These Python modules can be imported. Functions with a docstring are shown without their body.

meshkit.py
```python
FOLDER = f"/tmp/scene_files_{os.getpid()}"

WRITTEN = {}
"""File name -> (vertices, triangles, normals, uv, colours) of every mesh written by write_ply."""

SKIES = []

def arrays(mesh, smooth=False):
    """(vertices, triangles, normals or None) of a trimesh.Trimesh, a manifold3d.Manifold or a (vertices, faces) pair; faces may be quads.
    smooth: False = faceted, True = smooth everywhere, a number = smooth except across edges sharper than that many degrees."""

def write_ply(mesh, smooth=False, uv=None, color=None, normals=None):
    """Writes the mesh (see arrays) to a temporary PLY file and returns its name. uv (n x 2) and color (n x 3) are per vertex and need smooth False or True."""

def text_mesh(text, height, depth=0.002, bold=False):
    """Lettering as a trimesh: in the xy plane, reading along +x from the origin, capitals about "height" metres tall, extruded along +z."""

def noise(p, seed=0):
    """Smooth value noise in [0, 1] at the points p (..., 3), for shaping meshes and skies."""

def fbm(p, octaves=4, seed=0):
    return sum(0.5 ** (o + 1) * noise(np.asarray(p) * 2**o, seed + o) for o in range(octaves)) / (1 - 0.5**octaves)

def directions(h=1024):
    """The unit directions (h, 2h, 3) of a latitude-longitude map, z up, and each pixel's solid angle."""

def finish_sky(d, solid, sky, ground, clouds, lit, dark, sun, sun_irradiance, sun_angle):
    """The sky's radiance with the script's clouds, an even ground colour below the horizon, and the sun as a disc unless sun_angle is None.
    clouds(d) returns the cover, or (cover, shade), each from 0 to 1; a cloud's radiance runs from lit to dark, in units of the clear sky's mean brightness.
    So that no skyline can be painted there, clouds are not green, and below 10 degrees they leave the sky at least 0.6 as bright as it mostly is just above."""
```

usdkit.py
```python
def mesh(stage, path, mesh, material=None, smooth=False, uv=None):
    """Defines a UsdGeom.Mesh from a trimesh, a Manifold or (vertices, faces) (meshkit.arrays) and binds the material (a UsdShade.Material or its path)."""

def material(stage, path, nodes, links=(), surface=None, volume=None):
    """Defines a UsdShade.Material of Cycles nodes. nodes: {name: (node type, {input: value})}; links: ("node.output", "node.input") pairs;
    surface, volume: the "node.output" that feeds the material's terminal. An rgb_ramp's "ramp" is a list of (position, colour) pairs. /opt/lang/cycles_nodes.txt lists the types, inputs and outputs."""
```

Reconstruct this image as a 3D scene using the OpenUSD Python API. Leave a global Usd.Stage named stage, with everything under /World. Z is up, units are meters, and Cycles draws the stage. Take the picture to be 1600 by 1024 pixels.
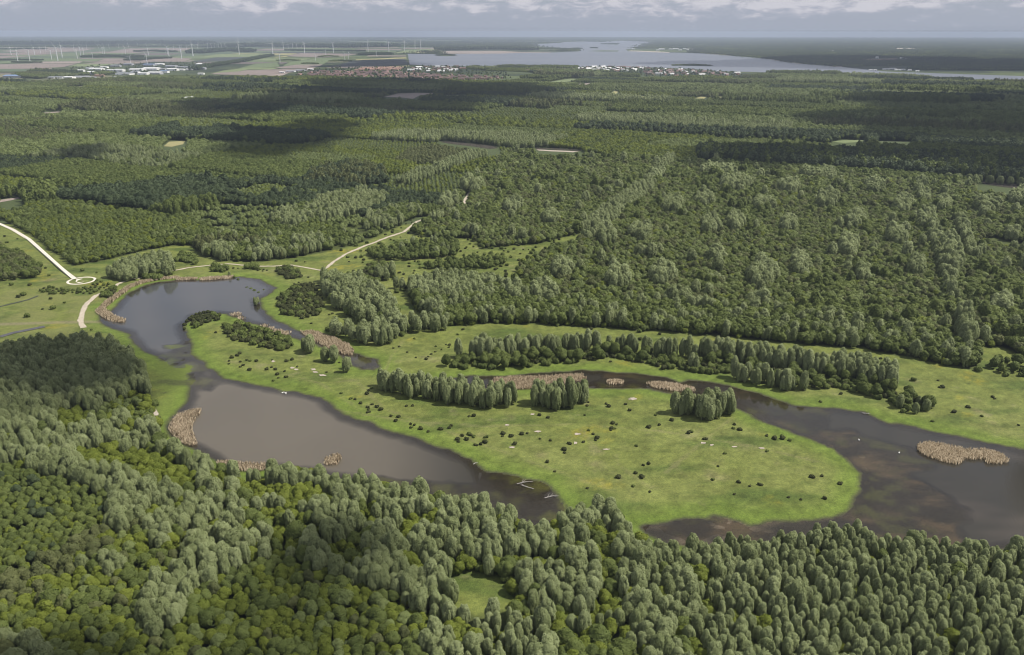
import math, random
import numpy as np, shapely, trimesh, usdkit
from shapely.geometry import Polygon, LineString, Point
from shapely.ops import unary_union
from meshkit import noise, fbm
from pxr import Usd, UsdGeom, UsdLux, UsdShade, Sdf, Gf, Vt

stage = Usd.Stage.CreateInMemory()
UsdGeom.SetStageUpAxis(stage, "Z")
UsdGeom.SetStageMetersPerUnit(stage, 1.0)
world = UsdGeom.Xform.Define(stage, "/World")
stage.SetDefaultPrim(world.GetPrim())
UsdGeom.Scope.Define(stage, "/World/Looks")
rng = np.random.default_rng(7)
random.seed(7)

# ------------------------------------------------------------------ camera, sky, sun, exposure
H = 220.0                                   # metres above the polder
F, CX, CY, EYE = 1256.0, 800.0, 512.0, 50.0   # lens in pixels of the 1600 x 1024 photograph; EYE: row of the eye level
ROLL = math.radians(0.06)
PITCH = math.atan((CY - EYE) / F)
EXPOSURE = 0.60
SUN_EL, SUN_AZ = math.radians(55), math.radians(92)   # azimuth from +y towards +x
SUN = np.array([math.sin(SUN_AZ) * math.cos(SUN_EL), math.cos(SUN_AZ) * math.cos(SUN_EL), math.sin(SUN_EL)])

fwd = np.array([0, math.cos(PITCH), -math.sin(PITCH)])
up0 = np.array([0, math.sin(PITCH), math.cos(PITCH)])
rt0 = np.array([1.0, 0, 0])
rt = rt0 * math.cos(ROLL) + up0 * math.sin(ROLL)
up = up0 * math.cos(ROLL) - rt0 * math.sin(ROLL)
cam = UsdGeom.Camera.Define(stage, "/World/camera")
m = Gf.Matrix4d(*[float(v) for v in (*rt, 0, *up, 0, *(-fwd), 0, 0, 0, H, 1)])
cam.AddTransformOp().Set(m)
cam.CreateHorizontalApertureAttr(36.0)
cam.CreateVerticalApertureAttr(36.0 * 655 / 1024)
cam.CreateFocalLengthAttr(36.0 * F / 1600)
cam.CreateClippingRangeAttr(Gf.Vec2f(1.0, 120000.0))
cam.CreateExposureAttr(EXPOSURE)

def look(name, nodes, links=(), surface=None, volume=None):
    return usdkit.material(stage, "/World/Looks/" + name, nodes, links, surface, volume)

SKY_STRENGTH = 0.080
sky_mat = look("sky_look", {
    "sky": ("sky_texture", {"sky_type": "single_scattering", "sun_disc": False, "sun_elevation": SUN_EL, "sun_rotation": SUN_AZ,
                            "altitude": 220.0, "aerosol_density": 1.6}),
    "tc": ("texture_coordinate", {}),
    "sep": ("separate_xyz", {}),
    "map": ("mapping", {"scale": (30.0, 30.0, 105.0)}),
    "nz": ("noise_texture", {"scale": 1.0, "detail": 7.0, "roughness": 0.6, "distortion": 0.3}),
    "map2": ("mapping", {"scale": (3.0, 3.0, 14.0), "location": (3.1, 7.7, 0.0)}),
    "nz2": ("noise_texture", {"scale": 1.0, "detail": 4.0, "roughness": 0.55}),
    # cover: none near the horizon (rain grey there), broken cumulus above
    "low": ("map_range", {"range_type": "smoothstep", "from_min": 0.004, "from_max": 0.032, "to_min": -0.22, "to_max": 0.10, "clamp": True}),
    "add": ("math", {"math_type": "add"}),
    "add2": ("math", {"math_type": "multiply_add", "value2": 0.45}),
    "cov": ("map_range", {"range_type": "smoothstep", "from_min": 0.56, "from_max": 0.92, "to_min": 0.0, "to_max": 1.0, "clamp": True}),
    "ccol": ("rgb_ramp", {"ramp": [(0.0, (3.0, 3.35, 4.1)), (0.5, (3.7, 3.9, 4.6)), (0.78, (4.3, 4.35, 4.95)), (1.0, (5.0, 5.0, 5.5))]}),
    "hz": ("map_range", {"range_type": "smoothstep", "from_min": 0.0, "from_max": 0.16, "to_min": 0.94, "to_max": 0.25, "clamp": True}),
    "hmix": ("mix_color", {"blend_type": "mix", "b": (3.15, 3.48, 4.25)}),
    "cmix": ("mix_color", {"blend_type": "mix"}),
    "bg": ("background_shader", {"strength": SKY_STRENGTH}),
}, [("tc.generated", "sep.vector"), ("tc.generated", "map.vector"), ("map.vector", "nz.vector"), ("tc.generated", "map2.vector"), ("map2.vector", "nz2.vector"),
    ("sep.z", "low.value"), ("sep.z", "hz.value"),
    ("nz.fac", "add.value1"), ("low.result", "add.value2"), ("nz2.fac", "add2.value1"), ("add.value", "add2.value3"), ("add2.value", "cov.value"),
    ("cov.result", "ccol.fac"), ("hz.result", "hmix.fac"), ("sky.color", "hmix.a"),
    ("cov.result", "cmix.fac"), ("hmix.result", "cmix.a"), ("ccol.color", "cmix.b"), ("cmix.result", "bg.color")], surface="bg.background")
dome = UsdLux.DomeLight.Define(stage, "/World/sky")
dome.CreateIntensityAttr(1.0)
UsdShade.MaterialBindingAPI.Apply(dome.GetPrim()).Bind(sky_mat)
sun = UsdLux.DistantLight.Define(stage, "/World/sun")
sun.CreateIntensityAttr(1.0)
sun.CreateAngleAttr(0.53)
sun.CreateNormalizeAttr(True)
sun.CreateColorAttr(Gf.Vec3f(1.0, 0.95, 0.86))
z_ = SUN; x_ = np.cross([0, 0, 1], z_); x_ /= np.linalg.norm(x_); y_ = np.cross(z_, x_)
sun.AddTransformOp().Set(Gf.Matrix4d(*[float(v) for v in (*x_, 0, *y_, 0, *z_, 0, 0, 0, 1500, 1)]))

# ------------------------------------------------------------------ helpers
used = {}
def numbered(name, parent="/World"):
    k = parent + "/" + name
    n = used.get(k, 0); used[k] = n + 1
    return k if n == 0 else f"{k}_{n:03d}"

def tag(prim, label=None, cat=None, group=None, kind=None):
    prim = prim.GetPrim() if hasattr(prim, "GetPrim") else prim
    for k, v in (("label", label), ("category", cat), ("group", group), ("kind", kind)):
        if v: prim.SetCustomDataByKey(k, v)
    return prim

def obj(name, mesh, mat, parent="/World", smooth=False):
    return usdkit.mesh(stage, numbered(name, str(parent)), mesh, mat, smooth)

def thing(name, loc=(0, 0, 0), rot=0.0, scale=None):
    x = UsdGeom.Xform.Define(stage, numbered(name))
    x.AddTranslateOp().Set(Gf.Vec3d(*map(float, loc)))
    if rot: x.AddRotateZOp().Set(float(math.degrees(rot)))
    if scale is not None: x.AddScaleOp().Set(Gf.Vec3f(*map(float, scale)))
    return x

def G(px, py, z=0.0):
    """A pixel of the photograph (1600 x 1024) to the point of the ground seen there."""
    px, py = np.asarray(px, float), np.asarray(py, float)
    u, v = (px - CX) / F, (CY - py) / F
    d = fwd + u[..., None] * rt + v[..., None] * up
    t = (H - z) / -d[..., 2]
    return d[..., :2] * t[..., None]

def P(xy, z=0.0):
    """A ground point to its pixel in the photograph."""
    xy = np.asarray(xy, float)
    d = np.concatenate([xy, np.broadcast_to(np.asarray(z, float) - H, xy.shape[:-1])[..., None]], -1)
    w = d @ fwd
    w = np.where(w < 1, 1, w)
    return CX + F * (d @ rt) / w, CY - F * (d @ up) / w

def gp(*pts):
    """Pixel outline -> shapely polygon on the ground."""
    p = np.array(pts, float).reshape(-1, 2)
    g = Polygon(G(p[:, 0], p[:, 1]))
    return g if g.is_valid else g.buffer(0)

def inside(poly, xy):
    shapely.prepare(poly)
    return shapely.contains_xy(poly, xy[:, 0], xy[:, 1])

def vnoise(xy, s, seed=0, octaves=4):
    p = np.concatenate([np.asarray(xy) / s, np.full((len(xy), 1), 0.37)], 1)
    return fbm(p, octaves, seed)

def smooth01(x, a, b):
    t = np.clip((np.asarray(x, float) - a) / (b - a), 0, 1)
    return t * t * (3 - 2 * t)

def poly_mesh(poly, z=0.0, thick=None):
    parts = []
    for g in getattr(poly, "geoms", [poly]):
        if g.geom_type != "Polygon" or g.area < 1e-6: continue
        if thick is None:
            v, f = trimesh.creation.triangulate_polygon(g, engine="earcut")
            parts.append(trimesh.Trimesh(np.column_stack([v, np.full(len(v), z)]), f, process=False))
        else:
            t = trimesh.creation.extrude_polygon(g, thick, engine="earcut"); t.apply_translation([0, 0, z]); parts.append(t)
    r = trimesh.util.concatenate(parts)
    return r

def box(sx, sy, sz, at=(0, 0, 0)):
    b = trimesh.creation.box([sx, sy, sz]); b.apply_translation([at[0], at[1], at[2] + sz / 2]); return b

# ------------------------------------------------------------------ materials
def simple(name, col, rough=0.7, var=0.25, scale=0.3, spec=0.3, detail=3.0, metallic=0.0):
    c = np.array(col, float)
    return look(name, {
        "g": ("geometry", {}), "n": ("noise_texture", {"scale": scale, "detail": detail, "roughness": 0.6}),
        "r": ("rgb_ramp", {"ramp": [(0.25, tuple(c * (1 - var))), (0.75, tuple(np.minimum(c * (1 + var), 0.95)))]}),
        "p": ("principled_bsdf", {"roughness": rough, "specular_ior_level": spec, "metallic": metallic})},
        [("g.position", "n.vector"), ("n.fac", "r.fac"), ("r.color", "p.base_color")], "p.BSDF")

def foliage(name, lo, mid, hi, trans=0.22, big=0.02):
    """Leaf colour: differs from tree to tree, from stand to stand and from leaf clump to leaf clump."""
    return look(name, {
        "g": ("geometry", {}), "oi": ("object_info", {}),
        "n1": ("noise_texture", {"scale": 0.55, "detail": 3.0, "roughness": 0.65}),
        "n2": ("noise_texture", {"scale": big, "detail": 2.0}),
        "a": ("math", {"math_type": "multiply_add", "value2": 0.50}),
        "b": ("math", {"math_type": "multiply_add", "value2": 0.34}),
        "c": ("math", {"math_type": "multiply_add", "value2": 0.50}),
        "d": ("math", {"math_type": "multiply_add", "value2": 0.50, "value3": -0.445}),
        "r": ("rgb_ramp", {"ramp": [(0.05, lo), (0.5, mid), (0.95, hi)]}),
        "p": ("principled_bsdf", {"roughness": 0.62, "specular_ior_level": 0.22}),
        "t": ("translucent_bsdf", {}), "mx": ("mix_closure", {"fac": trans})},
        [("g.position", "n1.vector"), ("g.position", "n2.vector"), ("g.random_per_island", "d.value1"),
         ("n1.fac", "a.value1"), ("d.value", "a.value3"), ("oi.random", "b.value1"), ("a.value", "b.value3"),
         ("n2.fac", "c.value1"), ("b.value", "c.value3"), ("c.value", "r.fac"), ("r.color", "p.base_color"), ("r.color", "t.color"),
         ("p.BSDF", "mx.closure1"), ("t.BSDF", "mx.closure2")], "mx.closure")

LEAF = {
    "silver": foliage("leaf_silver", (0.200, 0.236, 0.098), (0.305, 0.345, 0.168), (0.415, 0.448, 0.250), 0.34),
    "green": foliage("leaf_green", (0.104, 0.136, 0.034), (0.172, 0.212, 0.056), (0.244, 0.276, 0.084), 0.36),
    "bright": foliage("leaf_bright", (0.134, 0.168, 0.024), (0.208, 0.248, 0.038), (0.284, 0.312, 0.062), 0.36),
    "dark": foliage("leaf_dark", (0.048, 0.070, 0.030), (0.078, 0.106, 0.044), (0.115, 0.142, 0.060), 0.28),
    "pale": foliage("leaf_pale", (0.160, 0.200, 0.066), (0.230, 0.275, 0.100), (0.300, 0.338, 0.135), 0.36),
    "olive": foliage("leaf_olive", (0.105, 0.122, 0.044), (0.160, 0.176, 0.066), (0.215, 0.222, 0.092), 0.32),
    "thorn": foliage("leaf_thorn", (0.055, 0.066, 0.022), (0.092, 0.104, 0.034), (0.140, 0.146, 0.052), 0.30),
}
BARK = simple("bark", (0.13, 0.115, 0.095), 0.85, 0.35, 2.0)
ROCK = None
MAT = {
    "path": simple("shell_path", (0.38, 0.33, 0.26), 0.9, 0.18, 0.5),
    "white_path": simple("pale_path", (0.56, 0.51, 0.44), 0.85, 0.10, 0.3),
    "sand": simple("sand", (0.34, 0.295, 0.245), 0.9, 0.2, 0.6),
    "reed": foliage("reed_leaf", (0.37, 0.30, 0.205), (0.48, 0.40, 0.29), (0.58, 0.50, 0.375), 0.35),
    "white": simple("white_metal", (0.62, 0.63, 0.65), 0.4, 0.04, 0.1, 0.5),
    "wall_white": simple("white_wall", (0.72, 0.72, 0.70), 0.6, 0.08, 0.05),
    "wall_grey": simple("grey_wall", (0.36, 0.37, 0.39), 0.6, 0.1, 0.05),
    "roof_grey": simple("grey_roof", (0.24, 0.25, 0.27), 0.7, 0.15, 0.05),
    "roof_pale": simple("pale_roof", (0.60, 0.60, 0.60), 0.6, 0.1, 0.05),
    "roof_blue": simple("blue_roof", (0.14, 0.20, 0.32), 0.6, 0.1, 0.05),
    "roof_orange": simple("orange_tile", (0.29, 0.185, 0.145), 0.8, 0.15, 0.1),
    "roof_red": simple("red_tile", (0.17, 0.112, 0.105), 0.8, 0.2, 0.1),
    "roof_brown": simple("brown_tile", (0.13, 0.095, 0.09), 0.8, 0.2, 0.1),
    "brick": simple("brick_wall", (0.34, 0.22, 0.16), 0.85, 0.2, 0.1),
    "glass": simple("dark_glass", (0.04, 0.05, 0.06), 0.15, 0.1, 0.1, 0.6),
    "deadwood": simple("dead_wood", (0.33, 0.31, 0.29), 0.8, 0.2, 2.0),
    "bird": simple("white_feathers", (0.82, 0.81, 0.78), 0.7, 0.05, 3.0),
    "beak": simple("beak", (0.5, 0.2, 0.05), 0.5, 0.05, 3.0),
    "asphalt": simple("asphalt", (0.075, 0.075, 0.08), 0.85, 0.2, 0.4),
    "red": simple("red_paint", (0.55, 0.06, 0.04), 0.5, 0.05, 0.5),
}

# ------------------------------------------------------------------ tree and bush shapes (unit: metres, base at the origin)
ICO1 = trimesh.creation.icosphere(subdivisions=1); ICO0 = trimesh.creation.icosphere(subdivisions=0)

def leaf_quads(pos, nrm, size, rg, tall=1.0, tilt=0.55, soft=0.50):
    n = len(pos)
    fn = nrm + rg.normal(0, tilt, (n, 3)); fn /= np.linalg.norm(fn, axis=1)[:, None]
    t = np.cross(fn, rg.normal(0, 1, (n, 3)))
    if tall != 1.0:                          # leaf sprays that stand upright
        upv = np.array([0, 0, 1.0]) + rg.normal(0, 0.25, (n, 3)); t = upv - fn * (upv * fn).sum(1)[:, None]
    t /= np.linalg.norm(t, axis=1)[:, None] + 1e-9
    b = np.cross(fn, t)
    s = (size * rg.uniform(0.55, 1.3, n))[:, None] * 0.5
    t, b = t * s * tall, b * s
    v = np.stack([pos - t, pos + b, pos + t, pos - b], 1).reshape(-1, 3)
    i = np.arange(n)[:, None] * 4
    f = np.vstack([i + [0, 2, 1], i + [0, 3, 2]])
    vn = nrm * soft + fn * (1 - soft); vn /= np.linalg.norm(vn, axis=1)[:, None]
    return v, f, np.repeat(vn, 4, 0)

def crown(seed, h, w, n, leaf, lobes=9, base=0.1, kind="oval", tall=1.0, core=True, core_ico=ICO1):
    """A crown of overlapping uneven lobes, each clothed in leaf sprays; height h, width w."""
    rg = np.random.default_rng(seed)
    cs, rs = [], []
    if kind == "oval":                       # upright egg with shoots rising along it
        cs.append([0, 0, h * (base + 0.46 * (1 - base) + 0.02)]); rs.append([0.37 * w, 0.37 * w, 0.46 * h * (1 - base)])
        for k in range(lobes):
            a = 2.4 * k + rg.uniform(-0.5, 0.5); zt = rg.uniform(0.10, 0.80)
            r = w * (0.335 * math.sin(math.pi * (0.25 + 0.66 * zt)) + 0.02)
            lz = h * (1 - base) * rg.uniform(0.15, 0.25)
            cs.append([r * math.cos(a), r * math.sin(a), h * (base + (1 - base) * (0.10 + 0.78 * zt))])
            rr = w * rg.uniform(0.10, 0.17); rs.append([rr, rr, lz])
        cs.append([rg.normal(0, 0.06) * w, rg.normal(0, 0.06) * w, h * 0.86]); rs.append([0.20 * w, 0.20 * w, 0.12 * h])
    elif kind == "round":                    # spreading crown of rounded heads
        for k in range(lobes):
            a = 2.4 * k + rg.uniform(-0.5, 0.5); rad = w * 0.33 * math.sqrt((k + 0.3) / lobes)
            zc = h * (base + (1 - base) * (0.66 - 0.30 * (rad / (w * 0.33)) ** 2 + rg.uniform(-0.10, 0.10)))
            rr = w * rg.uniform(0.19, 0.28)
            cs.append([rad * math.cos(a), rad * math.sin(a), zc]); rs.append([rr, rr, rr * rg.uniform(0.8, 1.15)])
        cs.append([0, 0, h * (base + (1 - base) * 0.40)]); rs.append([0.36 * w, 0.36 * w, h * (1 - base) * 0.38])
    else:                                    # bush: low heads down to the ground
        for k in range(lobes):
            a = 2.4 * k + rg.uniform(-0.6, 0.6); rad = w * 0.36 * math.sqrt(k / lobes)
            rr = w * rg.uniform(0.17, 0.27)
            cs.append([rad * math.cos(a), rad * math.sin(a), h * rg.uniform(0.35, 0.62) * (1 - 0.4 * rad / w)]); rs.append([rr, rr, h * rg.uniform(0.32, 0.42)])
    cs, rs = np.array(cs), np.array(rs)
    area = rs[:, 0] * rs[:, 2]
    which = rg.choice(len(cs), int(n * 2.2), p=area / area.sum())
    d = rg.normal(0, 1, (len(which), 3)); d[:, 2] += 0.25; d /= np.linalg.norm(d, axis=1)[:, None]
    pos = cs[which] + d * rs[which] * rg.uniform(0.80, 1.16, (len(which), 1))
    q = (((pos[:, None] - cs[None]) / rs[None]) ** 2).sum(2)
    q[np.arange(len(which)), which] = 9
    keep = (q.min(1) > 0.78) & (pos[:, 2] > 0.02 * h)
    pos, which, d = pos[keep][:n], which[keep][:n], d[keep][:n]
    nl = d / rs[which]; nl /= np.linalg.norm(nl, axis=1)[:, None]
    ax = pos - np.array([0, 0, h * 0.45]); ax[:, 2] *= w / h; ax /= np.linalg.norm(ax, axis=1)[:, None] + 1e-9
    nrm = nl * 0.70 + ax * 0.35 + [0, 0, 0.28]; nrm /= np.linalg.norm(nrm, axis=1)[:, None]
    v, f, vn = leaf_quads(pos, nrm, leaf, rg, tall)
    V, Fc, N = [v], [f], [vn]
    o = len(v)
    if core:
        for c, r in zip(cs, rs):
            dv = core_ico.vertices * (0.76 + 0.10 * rg.uniform(-1, 1, (len(core_ico.vertices), 1)))
            V.append(c + dv * r); Fc.append(core_ico.faces + o); nn = core_ico.vertices / r; N.append(nn / np.linalg.norm(nn, axis=1)[:, None]); o += len(dv)
    V = np.vstack(V); V[:, 2] = np.maximum(V[:, 2], 0.03)
    return V, np.vstack(Fc), np.vstack(N)

def trunk(h, r, seed, limbs=5, spread=0.18):
    rg = np.random.default_rng(seed)
    def limb(a, b, r0, r1, n=6):
        a, b = np.array(a, float), np.array(b, float); t = b - a; t /= np.linalg.norm(t)
        s = np.cross(t, [0.3, 0.9, 0.1]); s /= np.linalg.norm(s); q = np.cross(t, s); an = np.arange(n) * 2 * math.pi / n
        ring = np.cos(an)[:, None] * s + np.sin(an)[:, None] * q
        v = np.vstack([a + ring * r0, b + ring * r1]); i = np.arange(n); j = (i + 1) % n
        return trimesh.Trimesh(v, np.vstack([np.column_stack([i, j, j + n]), np.column_stack([i, j + n, i + n])]), process=False)
    ms = [limb((0, 0, -0.2), (0.1, 0.05, h * 0.35), r, r * 0.7), limb((0.1, 0.05, h * 0.35), (0, 0, h * 0.8), r * 0.7, r * 0.2)]
    for k in range(limbs):
        a = 2.4 * k + rg.uniform(-0.4, 0.4); z0 = h * rg.uniform(0.15, 0.55)
        ms.append(limb((0.05, 0, z0), (math.cos(a) * h * spread, math.sin(a) * h * spread, z0 + h * rg.uniform(0.14, 0.25)), r * 0.45, r * 0.12, 5))
    return trimesh.util.concatenate(ms)

def add_mesh(path, vfn, mat):
    v, f, n = vfn
    me = UsdGeom.Mesh.Define(stage, path)
    me.CreatePointsAttr(Vt.Vec3fArray.FromNumpy(np.ascontiguousarray(v, np.float32)))
    me.CreateFaceVertexCountsAttr(Vt.IntArray.FromNumpy(np.full(len(f), 3, np.int32)))
    me.CreateFaceVertexIndicesAttr(Vt.IntArray.FromNumpy(np.ascontiguousarray(f, np.int32).ravel()))
    me.CreateSubdivisionSchemeAttr("none")
    if n is not None:
        me.CreateNormalsAttr(Vt.Vec3fArray.FromNumpy(np.ascontiguousarray(n, np.float32))); me.SetNormalsInterpolation("vertex")
    UsdShade.MaterialBindingAPI.Apply(me.GetPrim()).Bind(mat)
    return me

# nominal size of every kind of plant: (height, width, outline, number of lobes, height of the crown's foot, leaf size, upright sprays, leaf material)
KIND = {
    "silver": (13.2, 7.0, "oval", 22, 0.06, 0.42, 1.7, "silver"),
    "slim": (12.8, 5.5, "oval", 18, 0.05, 0.38, 1.7, "silver"),
    "poplar": (15.6, 6.6, "oval", 22, 0.04, 0.44, 1.9, "silver"),
    "green": (10.5, 7.5, "round", 9, 0.12, 0.72, 1.0, "green"),
    "bright": (9.0, 6.8, "round", 9, 0.08, 0.72, 1.0, "bright"),
    "dark": (14.0, 8.0, "round", 10, 0.10, 0.75, 1.0, "dark"),
    "olive": (11.0, 7.0, "round", 9, 0.10, 0.72, 1.0, "olive"),
    "tall": (15.0, 6.5, "oval", 9, 0.10, 0.75, 1.3, "olive"),
    "pale": (9.5, 7.0, "round", 9, 0.10, 0.72, 1.0, "pale"),
    "tallgreen": (15.0, 7.0, "oval", 9, 0.10, 0.75, 1.2, "green"),
    "shrub": (4.2, 5.4, "bush", 9, 0.0, 0.55, 1.0, "green"),
    "yshrub": (4.4, 5.0, "bush", 9, 0.0, 0.55, 1.0, "bright"),
    "thorn": (3.0, 4.2, "bush", 8, 0.0, 0.42, 1.0, "thorn"),
}
LODS = {"near": (3600, 0.92, 6), "mid": (950, 1.5, 5), "far": (170, 2.6, 5)}
crowns = {}
def crown_of(kind, lod, k):
    key = (kind, lod, k)
    if key not in crowns:
        h, w, outline, lobes, base, leaf, tall, _ = KIND[kind]
        n, mul, _v = LODS[lod]
        if outline == "bush": n = int(n * 0.6)
        crowns[key] = crown(1000 * list(KIND).index(kind) + 37 * k + len(lod), h, w, n, leaf * mul * (0.85 if lod == "far" else 1), lobes, base, outline, tall if lod != "far" else 1 + (tall - 1) * 0.5,
                            True, ICO1 if lod == "near" else ICO0)
    return crowns[key]

# abstract shapes that the single trees refer to
def tree_class(name, kind, k):
    path = f"/World/{name}_shape_{k:03d}"
    p = stage.CreateClassPrim(path)
    h, w = KIND[kind][:2]
    if KIND[kind][2] != "bush":
        usdkit.mesh(stage, path + "/trunk", trunk(h, 0.022 * h, 50 + k, 4), BARK)
    else:
        usdkit.mesh(stage, path + "/stem", trunk(h, 0.035 * h, 50 + k, 4, 0.3), BARK)
    add_mesh(path + "/crown", crown_of(kind, "near", k), LEAF[KIND[kind][7]])
    return path

# ------------------------------------------------------------------ the plan of the place, drawn as outlines on the ground
def gz(z, *pts):
    p = np.array(pts, float).reshape(-1, 2)
    g = Polygon(G(p[:, 0], p[:, 1], z)); return g if g.is_valid else g.buffer(0)

WATER = unary_union([
    gp(152,482, 160,487, 170,490, 178,481, 191,469, 206,456, 225,447, 247,441, 276,438, 316,438, 359,435, 374,433, 403,437, 434,449, 421,459, 405,467, 408,481, 425,498, 447,509,
       473,519, 500,528, 530,540, 553,552, 588,563, 590,574, 582,578, 566,576, 545,566, 528,552, 491,537, 460,528, 436,521, 410,510, 386,503, 364,495, 355,490, 322,490, 305,494, 289,506,
       288,516, 296,531, 296,553, 320,571, 354,592, 390,600, 436,609, 480,618, 500,623, 543,649, 587,667, 630,680, 682,697, 717,710, 743,725, 760,736, 803,743, 850,757, 872,775, 884,795, 888,815,
       850,830, 800,815, 760,801, 700,785, 640,770, 600,760, 560,752, 520,748, 480,738, 430,735, 377,738, 345,728, 312,704, 268,690, 262,672, 272,652, 290,630, 299,606, 286,585, 262,572, 244,556, 222,548, 200,522, 160,505),
    gp(640,598, 700,590, 760,588, 800,588, 860,583, 900,579, 962,582, 1000,586, 1040,590, 1060,596, 1087,595, 1125,601, 1150,607, 1187,616, 1212,625, 1250,636, 1300,637, 1347,645, 1390,660,
       1433,669, 1498,682, 1563,697, 1620,708, 1740,730, 1760,860, 1660,862, 1600,858, 1560,866, 1500,864, 1450,857, 1380,852, 1330,836, 1290,838, 1240,846, 1180,860, 1140,852, 1110,862, 1060,850, 1020,838, 1008,824, 1060,810, 1130,808, 1173,819,
       1238,817, 1303,811, 1334,793, 1347,766, 1347,740, 1329,719, 1303,701, 1287,695, 1250,680, 1200,660, 1157,641, 1120,628, 1050,614, 1012,607, 950,607, 900,605, 860,604, 800,609, 700,604),
])
OPEN = gp(-60,448, -60,330, 0,343, 45,366, 113,417, 165,408, 215,396, 262,386, 300,384, 312,400, 345,409, 400,411, 430,408, 470,402, 510,395,
          550,386, 582,374, 618,358, 645,343, 664,338, 672,344, 655,357, 642,367, 690,374, 735,374, 742,379, 755,391, 805,384, 835,384, 872,374, 898,368, 928,361, 925,371, 898,383, 865,390, 845,402, 816,413, 806,430, 830,446, 826,456, 798,452,
          780,446, 740,438, 690,440, 645,450, 637,465, 655,490, 690,508, 700,511, 767,507, 850,508, 950,514, 1050,521, 1150,529, 1245,539, 1350,547, 1400,557, 1450,567, 1500,577, 1522,578,
          1530,560, 1533,545, 1560,543, 1590,556, 1600,566, 1680,585, 1800,610, 1800,880, 1600,862, 1560,872, 1500,870, 1450,863, 1380,858, 1330,842, 1290,845, 1240,853, 1180,866, 1140,858, 1128,872,
          1040,872, 985,850, 970,822, 950,805, 905,815, 888,826, 850,838, 800,822, 760,808, 700,792, 640,778, 600,768, 560,762, 510,764, 490,747, 430,745, 416,755, 377,757, 345,742, 300,735,
          262,712, 244,690, 250,640, 234,608, 222,580, 200,556, 175,545, 150,543, 60,546, 0,554, -80,562)
EXTRA_OPEN = [gz(0, 708,905, 735,893, 775,905, 802,922, 795,938, 745,948, 712,938),                         # clearing in the near wood
              gp(1535,372, 1560,374, 1610,386, 1640,392, 1640,400, 1590,395, 1540,381), gp(1515,450, 1545,452, 1550,458, 1520,458),
              gp(268,332, 300,324, 380,305, 440,291, 500,290, 478,308, 405,326, 335,341, 290,345)]           # scrub heath
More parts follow.
